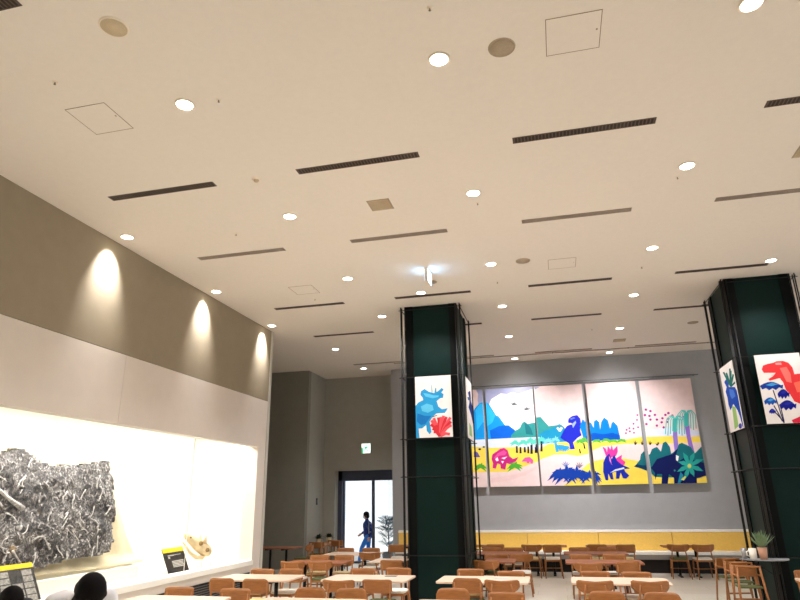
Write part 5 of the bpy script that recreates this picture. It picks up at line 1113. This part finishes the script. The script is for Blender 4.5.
def plant(name, lab, loc, pr, ph, pm, lm, n, L, w, up, group=None, wide=1.35):
    t = thing(name, lab, 'potted plant', loc, 0, group)
    b = B(); pot(b, pr*0.75, pr, ph); obj('pot', b, pm, t)
    b = B(); lathe(b, [(0, ph*0.86), (pr*0.86, ph*0.86)]); obj('soil', b, M_soil, t)
    b = B(); bushy(b, n, L, w, ph*0.86, up, 0.1, wide); o = obj('leaves', b, lm, t)
    return t
for i, (x, y) in enumerate(((-7.2, 18.75), (-7.12, 19.45))):
    plant('potted_plant', 'dark leafy plant in a cream pot, %s on the wooden console' % ['nearer one', 'farther one'][i], (x, y, 0.69), 0.085, 0.16, M_pot, M_dleaf, 26, 0.2, 0.035, 0.3, 'plants on the console')
# round shelf on the right pillar with its plant and cups
t = thing('pillar_shelf', 'white half round shelf on the front left corner of the right pillar', 'shelf', (3.3, 12.42, 0.905))
b = B(); prism(b, [(0.38*math.cos(PI+PI*k/16), 0.33*math.sin(PI+PI*k/16)) for k in range(17)], -0.018, 0.0); obj('shelf_board', b, M_steelp, t)
b = B(); tube(b, [(0.2, -0.02, -0.03), (0.2, 0.02, -0.25)], 0.01, 8); tube(b, [(-0.2, -0.02, -0.03), (0.1, 0.02, -0.25)], 0.01, 8); tube(b, [(0.24, -0.1, -0.028), (0.24, 0.1, -0.028)], 0.01, 8); obj('bracket', b, M_rod, t)
plant('succulent_plant', 'spiky grey green succulent in a blush pot on the pillar shelf', (3.245, 12.20, 0.9055), 0.075, 0.19, M_terra, M_sleaf, 30, 0.27, 0.024, 0.02, None, 0.85)
t = thing('ceramic_mug', 'pale ceramic mug on the pillar shelf in front of the succulent', 'mug', (3.10, 12.24, 0.9055))
b = B(); lathe(b, [(0, 0), (0.055, 0), (0.06, 0.17), (0.053, 0.17), (0.05, 0.012), (0, 0.012)], n=20); obj('mug_body', b, M_cream, t)
b = B(); tube(b, [(-0.055, 0, 0.13), (-0.095, 0, 0.12), (-0.095, 0, 0.06), (-0.055, 0, 0.045)], 0.008, 8); obj('handle', b, M_cream, t)
t = thing('steel_cup', 'small steel cup at the left end of the pillar shelf', 'cup', (2.985, 12.33, 0.9055))
b = B(); lathe(b, [(0, 0), (0.035, 0), (0.042, 0.16), (0.037, 0.16), (0.032, 0.01), (0, 0.01)], n=18); obj('cup_body', b, M_steel, t)
b = B(); lathe(b, [(0.042, 0.155), (0.045, 0.16), (0.042, 0.166), (0.037, 0.16)], n=18); obj('rim', b, M_steel, t)

# ------------------------------------------------------------------ display case contents
t = thing('display_plinth', 'long low white plinth under the fossil slab in the lit case', 'plinth', (-7.62, 0, 0.72))
b = B(); box(b, -0.58, 0.38, 4.6, 10.15, 0, 0.2, bev=0.004); obj('plinth_block', b, M_case, t)
b = B(); box(b, -0.58, 0.385, 10.152, 10.17, 0, 0.22); obj('end_board', b, M_cream, t)
def xs(z): return -7.30 - 0.16*(z-1.0)
SL = [(5.6,2.6),(6.3,2.5),(6.9,2.55),(7.23,2.65),(7.56,2.77),(7.72,2.71),(7.9,2.62),(8.16,2.54),(8.5,2.56),(8.9,2.59),(9.2,2.63),(9.52,2.68),(9.55,2.5),(9.63,2.3),(9.6,2.1),(9.67,1.8),(9.57,1.5),(9.54,1.3),(9.42,1.16),(9.2,1.15),(8.9,1.12),(8.5,1.13),(8.1,1.07),(7.7,1.08),(7.3,1.04),(6.5,1.02),(5.6,1.0)]
def inside(y, z):
    c = False
    for i in range(len(SL)):
        (a, b_), (e, f) = SL[i-1], SL[i]
        if (b_ > z) != (f > z) and y < (e-a)*(z-b_)/(f-b_)+a: c = not c
    return c
def relief(y, z):
    p = Vector((y*2.2, z*2.2, 1.7)); q = Vector((y*7, z*7, 4.1))
    return 0.07*noise.noise(p) + 0.05*abs(noise.noise(q)) + 0.025*noise.noise(q*2.7)
t = thing('fossil_slab', 'big dark slab of jumbled fossil bones leaning in the lit display case', 'fossil', (-7.4, 0, 0))
b = B(); dy = 0.035; V = {}; inn = {}
ny, nz = int(4.1/dy), int(1.85/dy)
for i in range(ny+1):
    for j in range(nz+1):
        y, z = 5.55+i*dy, 0.98+j*dy
        if inside(y, z): V[i, j] = b.verts.new((xs(z)+7.4 + relief(y, z), y + 0.012*noise.noise(Vector((y*20, z*20, 0))), z + 0.012*noise.noise(Vector((y*20, z*20, 9)))))
fr = []
for (i, j) in list(V):
    k = [(i, j), (i+1, j), (i+1, j+1), (i, j+1)]
    if all(q in V for q in k): fr.append(b.faces.new([V[q] for q in k]))
for f in fr: f.smooth = True
ret = bmesh.ops.extrude_face_region(b, geom=fr)
for v in ret['geom']:
    if isinstance(v, bmesh.types.BMVert): pass
back = [v for v in ret['geom'] if isinstance(v, bmesh.types.BMVert)]
for v in back: v.co.x = xs(v.co.z)+7.4-0.13
loose = [v for v in b.verts if not v.link_faces]
bmesh.ops.delete(b, geom=loose, context='VERTS')
obj('rock_relief', b, M_fossil, t)
rb = random.Random(5); nb = 0
for _try in range(3000):
    if nb >= 95: break
    y, z = rb.uniform(5.9, 9.45), rb.uniform(1.12, 2.6); a = rb.choice((2.4, 2.5, 0.9, 1.1, 1.3, rb.uniform(0, PI))) + rb.uniform(-0.3, 0.3); L = rb.uniform(0.03, 0.13) * (1.5 if nb < 6 else 1)
    if nb == 0: y, z, a, L = 7.25, 2.15, 2.55, 0.45
    e1, e2 = (y-L*math.cos(a), z-L*math.sin(a)), (y+L*math.cos(a), z+L*math.sin(a))
    if not (inside(*e1) and inside(*e2)): continue
    r = rb.uniform(0.006, 0.013) if nb else 0.03
    pts = []
    cv = rb.uniform(-0.04, 0.04)
    for k in range(6):
        s = k/5; yy = e1[0]+(e2[0]-e1[0])*s - math.sin(a)*cv*math.sin(PI*s); zz = e1[1]+(e2[1]-e1[1])*s + math.cos(a)*cv*math.sin(PI*s)
        pts.append((xs(zz)+7.4+max(0.03, relief(yy, zz))+0.012, yy, zz))
    b = B(); tube(b, pts, [r*1.35, r, r*0.85, r*0.85, r, r*1.3], 7); obj('embedded_bone', b, M_bonew, t); nb += 1
# canvas cloth behind the slab
t = thing('canvas_cloth', 'cream wrinkled canvas cloth draped behind the fossil slab', 'cloth', (-7.46, 0, 0))
b = B(); g = []
for i in range(91):
    u = i/90; row = []
    for j in range(49):
        v = j/48
        ytop = 5.3 + u*(9.78-5.3); ybot = 5.3 + u*(10.45-5.3)
        k = (1-v)**1.5
        y = ytop*(1-k)+ybot*k
        ztop = 2.98 - 0.06*abs(math.sin(5*u)) - (0.28*max(0, (u-0.60)/0.4)) + 0.10*math.exp(-((u-0.3)/0.12)**2)
        zbot = 0.965 - 0.02*math.sin(9*u)
        z = zbot*(1-v)+ztop*v
        x = xs(z)+7.46 - 0.19 + 0.030*math.sin(13*y + 3*z) + 0.03*noise.noise(Vector((y*1.6, z*1.1, 3))) + 0.03*noise.noise(Vector((y*4, z*2.5, 8)))
        if z < 1.1: x += 0.35*(1.1-z)/0.135*0.35
        row.append(b.verts.new((x, y, z)))
    g.append(row)
for i in range(90):
    for j in range(48): b.faces.new((g[i][j], g[i+1][j], g[i+1][j+1], g[i][j+1])).smooth = True
ob = obj('cloth_sheet', b, M_cloth, t); md = ob.modifiers.new('thick', 'SOLIDIFY'); md.thickness = 0.012
for y, z in ((9.72, 2.74), (9.62, 2.7)):
    b = B(); tube(b, [(0, 0, 0), (0.03, 0.1, 0.03), (0.02, 0.2, 0.0), (0.04, 0.27, 0.03)], [0.015, 0.02, 0.012, 0.006], 8); o = obj('tied_corner', b, M_cloth, t, (xs(z)+7.46-0.10, y, z))
# information boards
def info_board(lab, loc, rz, w, h, photos, tilt):
    t = thing('info_board', lab, 'information board', loc, rz, 'black information boards in the case')
    rot = Matrix.Rotation(tilt, 4, 'X')
    def add(n, boxes, m):
        b = B()
        for q in boxes: box(b, *q)
        bmesh.ops.transform(b, matrix=rot, verts=b.verts); return obj(n, b, m, t)
    add('board', [(-w/2, w/2, 0, 0.012, 0.0, h)], M_pvc)
    add('header_band', [(-w/2, w/2, -0.003, -0.0002, h*(0.88 if photos else 0.82), h)], M_infoy)
    if photos:
        q = []
        for i in range(9):
            for j in range(5):
                if rb.random() < 0.92: q.append((-w/2+0.03+i*(w-0.05)/9, -w/2+0.03+(i+0.86)*(w-0.05)/9, -0.002, -0.0002, 0.03+j*h*0.16, 0.03+(j+0.84)*h*0.16))
        add('photo_grid', q, M_photo)
    else:
        q = [(-w*0.32, -w*0.02, -0.002, -0.0002, h*0.68, h*0.72), (-w*0.32, -w*0.24, -0.002, -0.0002, h*0.58, h*0.66), (0.0, w*0.3, -0.002, -0.0002, h*0.70, h*0.72)]
        for k in range(5): q.append((-w*0.2, w*(0.36 - 0.02*(k % 3)), -0.002, -0.0002, h*(0.44-0.055*k), h*(0.475-0.055*k)))
        add('text_block', q, M_ink)
    b = B(); tube(b, [(0, h*math.sin(-tilt)*0.75+0.012, h*math.cos(tilt)*0.7), (0, 0.14 + h*math.sin(-tilt)*0.5, 0.006)], 0.008, 8); obj('strut', b, M_black, t)
info_board('black information board with yellow header and white text beside the fossil skull', (-6.97, 11.03, 0.722), PI/2+0.05, 0.72, 0.46, False, -0.42)
info_board('black information board of grey photo squares with yellow header, below the fossil slab', (-6.88, 6.78, 0.722), PI/2, 1.75, 0.54, True, -0.5)
# fossil skull
t = thing('fossil_skull', 'pale beige dinosaur skull fossil propped at the right end of the case', 'skull', (-7.05, 11.95, 0.722), 0)
def loft(bm, rings, n=16):
    pr = None
    for c, u, v, ru, rv in rings:
        c = Vector(c); u = Vector(u); v = Vector(v)
        row = [bm.verts.new(c + u*ru*math.cos(2*PI*k/n) + v*rv*math.sin(2*PI*k/n)) for k in range(n)]
        if pr:
            for k in range(n): bm.faces.new((pr[k], pr[(k+1) % n], row[(k+1) % n], row[k])).smooth = True
        else: bm.faces.new(row[::-1])
        pr = row
    bm.faces.new(pr)
ax = Vector((0.42, 0.62, -0.50)).normalized(); sd = Vector((0.9, -0.6, 0)).normalized(); upv = sd.cross(ax); upv = upv if upv.z > 0 else -upv
o0 = Vector((-0.14, -0.52, 0.63))
b = B(); loft(b, [(o0 + ax*s, sd, upv, ru, rv) for s, ru, rv in ((0, 0.01, 0.02), (0.05, 0.035, 0.05), (0.15, 0.06, 0.075), (0.28, 0.09, 0.10), (0.40, 0.12, 0.12), (0.52, 0.14, 0.12), (0.62, 0.12, 0.10), (0.68, 0.06, 0.06))]); obj('cranium', b, M_bone, t)
b = B(); ellipsoid(b, o0 + ax*0.36 + sd*0.10 + upv*0.03, (0.035, 0.05, 0.045)); ellipsoid(b, o0 + ax*0.54 + sd*0.125 + upv*0.0, (0.035, 0.05, 0.04)); ellipsoid(b, o0 + ax*0.13 + sd*0.052 + upv*0.02, (0.015, 0.03, 0.02)); obj('eye_socket', b, M_bonedk, t)
b = B(); loft(b, [(o0 + ax*s - upv*dz, sd, upv, ru, rv) for s, dz, ru, rv in ((0.06, 0.12, 0.02, 0.012), (0.18, 0.16, 0.05, 0.02), (0.34, 0.20, 0.08, 0.03), (0.48, 0.20, 0.10, 0.04), (0.58, 0.14, 0.10, 0.045), (0.62, 0.08, 0.06, 0.03))]); obj('lower_jaw', b, M_bone, t)
b = B(); tube(b, [o0 + ax*0.42 + sd*0.09 + upv*0.09, o0 + ax*0.36 + sd*0.11 + upv*0.2], [0.04, 0.008], 10); tube(b, [o0 + ax*0.40 - sd*0.09 + upv*0.09, o0 + ax*0.34 - sd*0.11 + upv*0.2], [0.04, 0.008], 10); obj('brow_horn', b, M_bone, t)
b = B(); tube(b, [(0.10, 0.16, 0.0), (0.10, 0.04, 0.26)], 0.009, 8); tube(b, [(0, -0.02, 0), (0, -0.04, 0.22)], 0.012, 8); box(b, -0.1, 0.14, -0.1, 0.2, 0, 0.012); obj('support_stand', b, M_cream, t)
# louvre grille along the foot of the case
t = thing('floor_grille', 'long dark louvred air grille low on the wall under the display case', 'air grille', (-6.595, 10.2, 0.0))
b = B(); box(b, 0.0, 0.008, -3.6, 2.86, 0.14, 0.50); obj('back_plate', b, M_slot, t)
b = B()
for k in range(8): z = 0.165+k*0.042; box(b, 0.008, 0.022, -3.58, 2.84, z, z+0.014)
obj('louvers', b, M_louver, t)
b = B(); box(b, 0.0, 0.026, -3.62, 2.88, 0.495, 0.51); box(b, 0, 0.026, -3.62, 2.88, 0.13, 0.142); box(b, 0, 0.026, -3.62, -3.6, 0.142, 0.495); box(b, 0, 0.026, 2.86, 2.88, 0.142, 0.495); obj('grille_frame', b, M_black, t)

# ------------------------------------------------------------------ people
def remeshed(name, bm, mats, parent, vox, smooth=4):
    me = mesh_of(bm, name, mats); o = bpy.data.objects.new(name, me); COL.objects.link(o)
    m = o.modifiers.new('r', 'REMESH'); m.mode = 'VOXEL'; m.voxel_size = vox; m.use_smooth_shade = True
    s = o.modifiers.new('s', 'SMOOTH'); s.iterations = smooth; s.factor = 0.5
    bpy.context.view_layer.update()
    dg = bpy.context.evaluated_depsgraph_get(); ev = o.evaluated_get(dg)
    me2 = bpy.data.meshes.new_from_object(ev); bpy.data.objects.remove(o); me2.name = name
    if not me2.materials: me2.materials.append(mats if not isinstance(mats, list) else mats[0])
    for p in me2.polygons: p.use_smooth = True
    o2 = link(name, me2, parent); return o2
def limb(bm, pts, rads, n=12):
    tube(bm, pts, rads, n)
    for p, r in zip(pts, rads): ellipsoid(bm, p, (r, r, r), 12, 8)
def hand(bm, w, d, side):
    """wrist w, pointing along d; palm, four fingers of unequal length, thumb off the palm's side"""
    w = Vector(w); d = Vector(d).normalized(); fwd = Vector((0, 1, 0)); fwd = (fwd - d*fwd.dot(d)).normalized(); nrm = d.cross(fwd)
    for s in (-0.024, -0.008, 0.008, 0.024): limb(bm, [w + fwd*s*0.7 + d*0.01, w + fwd*s*1.1 + d*0.085], [0.013, 0.012], 8)
    for s, L in ((0.03, 0.068), (0.01, 0.078), (-0.011, 0.072), (-0.031, 0.056)):
        a = w + fwd*s + d*0.085; e = a + d*L*0.5 + nrm*side*0.012; f = a + d*L*0.9 + nrm*side*0.032
        limb(bm, [a, e, f], [0.0092, 0.0085, 0.007], 8)
    a = w + fwd*0.028 + d*0.025; limb(bm, [a, a + fwd*0.03 + d*0.03 + nrm*side*0.008, a + fwd*0.038 + d*0.058 + nrm*side*0.016], [0.012, 0.010, 0.008], 8)
def person(lab, loc, rz, H, pose, top_m, leg_m, mask, hair_style):
    t = thing('person', lab, 'person', loc, rz)
    k = H/1.7
    S = lambda p: Vector(p)*k
    pel = S(pose['pelvis']); ch_ = S(pose['chest']); nk = S(pose['neck']); hd = S(pose['head'])
    body = B()
    limb(body, [pel, (pel+ch_)/2, ch_], [0.115*k, 0.105*k, 0.12*k]); ellipsoid(body, pel, (0.155*k, 0.11*k, 0.11*k)); ellipsoid(body, ch_, (0.16*k, 0.105*k, 0.15*k))
    limb(body, [ch_ + (nk-ch_)*0.6, nk, nk + (hd-nk)*0.5], [0.07*k, 0.055*k, 0.052*k])
    fr_ = Matrix.Rotation(pose['bow'], 3, 'X')
    hrot = fr_
    ellipsoid(body, hd + hrot @ S((0, 0, 0.015)), (0.076*k, 0.095*k, 0.105*k), 20, 14, hrot); ellipsoid(body, hd + hrot @ S((0, 0.03, -0.06)), (0.056*k, 0.062*k, 0.06*k), 16, 10, hrot)
    nose = B()
    tube(body, [hd + hrot @ S((0, 0.095, 0.01)), hd + hrot @ S((0, 0.116, -0.03))], [0.008*k, 0.014*k], 8)
    for s in (-1, 1): ellipsoid(body, hd + hrot @ S((s*0.079, -0.005, -0.01)), (0.012*k, 0.022*k, 0.032*k), 10, 8, hrot)
    shirt = B(); trou = B(); q = pose.get('bulk', 1.0)
    limb(shirt, [pel + S((0, 0, 0.02)), (pel+ch_)/2, ch_], [0.135*k*q, 0.12*k*q, 0.13*k*q]); ellipsoid(shirt, ch_ + S((0, 0, 0.0)), (0.178*k, 0.12*k*q, 0.158*k)); ellipsoid(shirt, pel + S((0, 0, 0.04)), (0.17*k, 0.125*k*q, 0.11*k))
    limb(shirt, [ch_ + (nk-ch_)*0.5, ch_ + (nk-ch_)*0.9], [0.09*k, 0.07*k])
    for sgn, nm in ((-1, 'L'), (1, 'R')):
        sh, el, wr = (S(p) for p in pose['arm' + nm]); 
        limb(body, [sh, (sh+el)/2, el, (el+wr)/2, wr], [0.05*k, 0.045*k, 0.038*k, 0.036*k, 0.026*k]); hand(body, wr, wr-el, -sgn)
        limb(shirt, [ch_ + S((sgn*0.1, 0, 0.09)), sh], [0.08*k, 0.068*k]); limb(shirt, [sh, (sh+el)/2, el], [0.066*k, 0.06*k, 0.054*k])
        if pose.get('long'): limb(shirt, [el, (el+wr)/2, wr*0.9+el*0.1], [0.052*k, 0.046*k, 0.04*k])
        hp, kn, an = (S(p) for p in pose['leg' + nm])
        limb(body, [hp, (hp+kn)/2, kn, kn*0.6+an*0.4, an], [0.085*k, 0.075*k, 0.055*k, 0.055*k, 0.036*k])
        limb(trou, [pel + S((sgn*0.03, 0, 0)), hp], [0.125*k, 0.11*k]); limb(trou, [hp, (hp+kn)/2, kn, (kn+an)/2, an + S((0, 0, 0.03))], [0.102*k, 0.092*k, 0.074*k, 0.068*k, 0.06*k])
        toe = an + S((0, 0.15, 0)); toe.z = max(0.03*k, an.z - 0.05*k)
        limb(body, [an, (an + toe)/2 + S((0, 0, -0.01)), toe], [0.036*k, 0.032*k, 0.028*k])
        shoe = B(); heel = an + S((0, -0.045, 0)); heel.z = max(0.04*k, an.z-0.045*k)
        limb(shoe, [heel, (heel+toe)/2, toe + S((0, 0.04, 0))], [0.043*k, 0.042*k, 0.036*k]); remeshed('shoe', shoe, M_shoe, t, 0.012)
    remeshed('body', body, M_skin, t, 0.0085, 3); remeshed('shirt', shirt, top_m, t, 0.014, 8); remeshed('trousers', trou, leg_m, t, 0.014, 6)
    hair = B(); ellipsoid(hair, hd + hrot @ S((0, -0.018, 0.035)), (0.094*k, 0.110*k, 0.105*k), 20, 14, hrot)
    ellipsoid(hair, hd + hrot @ S((0, -0.05, -0.02)), (0.088*k, 0.075*k, 0.10*k), 16, 10, hrot)
    for s in (-1, 1): limb(hair, [hd + hrot @ S((s*0.076, 0.015, 0.04)), hd + hrot @ S((s*0.082, 0.012, -0.035)), hd + hrot @ S((s*0.08, 0.01, -0.11 if hair_style == 'long' else -0.05))], [0.024*k, 0.018*k, 0.011*k])
    remeshed('hair', hair, M_hair, t, 0.01, 3)
    eyes = B()
    for s in (-1, 1): ellipsoid(eyes, hd + hrot @ S((s*0.03, 0.088, 0.012)), (0.011*k, 0.008*k, 0.006*k), 10, 8, hrot)
    obj('eyes', eyes, M_hair, t)
    if mask:
        m = B(); ellipsoid(m, hd + hrot @ S((0, 0.062, -0.048)), (0.060*k, 0.062*k, 0.05*k), 18, 12, hrot)
        for s in (-1, 1): tube(m, [hd + hrot @ S((s*0.055, 0.06, -0.03)), hd + hrot @ S((s*0.082, 0.0, -0.005))], 0.003, 6)
        obj('face_mask', m, M_mask, t)
    else:
        m = B(); ellipsoid(m, hd + hrot @ S((0, 0.086, -0.062)), (0.022*k, 0.008*k, 0.006*k), 10, 8, hrot); obj('mouth', m, paint((150, 80, 76)), t)
    return t
BOW = {'pelvis': (0, 0, 0.93), 'chest': (0, 0.04, 1.27), 'neck': (0, 0.15, 1.41), 'head': (0, 0.26, 1.42), 'bow': R(-66),
       'armL': ((-0.165, 0.07, 1.365), (-0.23, 0.10, 1.10), (-0.10, 0.32, 1.05)), 'armR': ((0.165, 0.07, 1.365), (0.23, 0.10, 1.10), (0.10, 0.32, 1.05)),
       'legL': ((-0.095, 0, 0.9), (-0.10, 0.03, 0.5), (-0.10, -0.02, 0.08)), 'legR': ((0.095, 0, 0.9), (0.10, 0.05, 0.5), (0.11, 0.03, 0.08))}
person('black haired person in a white shirt bowing the head, below the fossil slab', (-3.165, 3.85, 0), R(-128), 1.675, BOW, M_shirt, M_trous, True, 'long')
person('person at the bottom left corner, only the black hair top in view', (-4.135, 4.22, 0), R(-125), 1.52, BOW, M_trous, M_trous, False, 'short')
WALK = {'pelvis': (0, 0, 0.92), 'chest': (0, 0.03, 1.25), 'neck': (0, 0.05, 1.45), 'head': (0, 0.08, 1.58), 'bow': R(-8), 'long': True, 'bulk': 1.3,
        'armL': ((-0.185, 0.03, 1.36), (-0.22, -0.12, 1.1), (-0.2, -0.06, 0.86)), 'armR': ((0.185, 0.03, 1.36), (0.22, 0.08, 1.09), (0.17, 0.26, 0.96)),
        'legL': ((-0.09, 0, 0.88), (-0.09, 0.22, 0.5), (-0.09, 0.30, 0.09)), 'legR': ((0.09, 0, 0.88), (0.1, 0.0, 0.48), (0.1, -0.26, 0.14))}
person('person in dark blue top and blue jeans walking past outside the glass door', (-6.57, 21.9, -0.12), R(100), 1.66, WALK, M_navy, M_jean, True, 'short')

# outdoor potted tree seen through the right glass
t = thing('outdoor_plant', 'feathery dark palm like plant in a pot outside the right door glass', 'potted plant', (-5.68, 21.28, -0.12))
b = B(); pot(b, 0.16, 0.22, 0.4); obj('pot', b, M_louver, t)
b = B(); lathe(b, [(0, 0.35), (0.19, 0.35)]); obj('soil', b, M_soil, t)
b = B(); tube(b, [(0, 0, 0.3), (0.02, 0.02, 0.7), (0.0, 0, 1.25)], [0.022, 0.018, 0.01], 8); obj('trunk', b, M_stem, t)
b = B(); rp = random.Random(8)
for z, n_, L in ((0.55, 5, 0.42), (0.8, 6, 0.44), (1.02, 7, 0.44), (1.2, 7, 0.42), (1.3, 6, 0.38)):
    for i in range(n_):
        a = 2*PI*i/n_ + z*5; e = rp.uniform(0.6, 1.15); d_ = Vector((math.cos(a)*math.cos(e), math.sin(a)*math.cos(e), math.sin(e)))
        tube(b, [Vector((0, 0, z)) + d_*L*s + Vector((0, 0, -0.2*L*s*s)) for s in (0, 0.5, 1)], [0.006, 0.005, 0.003], 5)
        for q in range(6):
            s = 0.3 + 0.13*q
            for sg in (-1, 1):
                pp = Vector((0, 0, z)) + d_*L*s + Vector((0, 0, -0.2*L*s*s)); sd_ = d_.cross(Vector((0, 0, 1))).normalized()*sg
                leaf_blade(b, pp, d_*0.6 + sd_*0.8, 0.18, 0.036, 0.5, 3)
obj('fronds', b, M_oleaf, t)

# ------------------------------------------------------------------ light and camera
def area(name, loc, rot, sx, sy, e, col=(1, 1, 1)):
    L = bpy.data.lights.new(name, 'AREA'); L.shape = 'RECTANGLE'; L.size = sx; L.size_y = sy; L.energy = e; L.color = col
    o = bpy.data.objects.new(name, L); COL.objects.link(o); o.location = loc; o.rotation_euler = rot; return o
# strip lights in the top of the display case, behind the fascia
t = thing('ceiling_strip_light', 'x', 'light'); t['label'] = 'hidden strip lamp along the top of the lit display case'; t.location = (-7.05, 6.5, 3.35)
b = B(); box(b, -0.05, 0.05, -6.3, 6.6, -0.03, 0.01); obj('lamp_housing', b, M_case, t)
for y0 in (-4.5, -1.3, 1.9, 5.1):
    L = area('strip_lamp', (0, y0, -0.035), (0, R(12), 0), 0.1, 3.0, CASE, (1.0, 0.985, 0.95)); L.parent = t
w = bpy.data.worlds.new('overcast_sky'); sc.world = w; w.use_nodes = True
bg = w.node_tree.nodes['Background']; bg.inputs['Color'].default_value = WCOL + (1,); bg.inputs['Strength'].default_value = WSTR  # right side left open so this even sky also fills the ceiling
sun = bpy.data.lights.new('sun', 'SUN'); sun.energy = 3.0; sun.angle = R(3); so = bpy.data.objects.new('sun', sun); COL.objects.link(so); so.rotation_euler = (R(32), 0, R(8))
cam = bpy.data.cameras.new('camera'); cam.sensor_width = 36; cam.lens = 611.4*36/800; cam.clip_end = 200
co = bpy.data.objects.new('camera', cam); COL.objects.link(co)
yaw, pitch, roll = R(13.601), R(18.0486), R(-0.8698)
f = Vector((-math.sin(yaw)*math.cos(pitch), math.cos(yaw)*math.cos(pitch), math.sin(pitch))); r = Vector((math.cos(yaw), math.sin(yaw), 0)); u = r.cross(f)
r2 = math.cos(roll)*r + math.sin(roll)*u; u2 = -math.sin(roll)*r + math.cos(roll)*u
m = Matrix((r2, u2, -f)).transposed().to_4x4(); m.translation = (0, 0, 1.95); co.matrix_world = m
sc.camera = co
sc.cycles.use_denoising = True
sc.cycles.max_bounces = 10; sc.cycles.diffuse_bounces = 6; sc.cycles.sample_clamp_indirect = 6.0
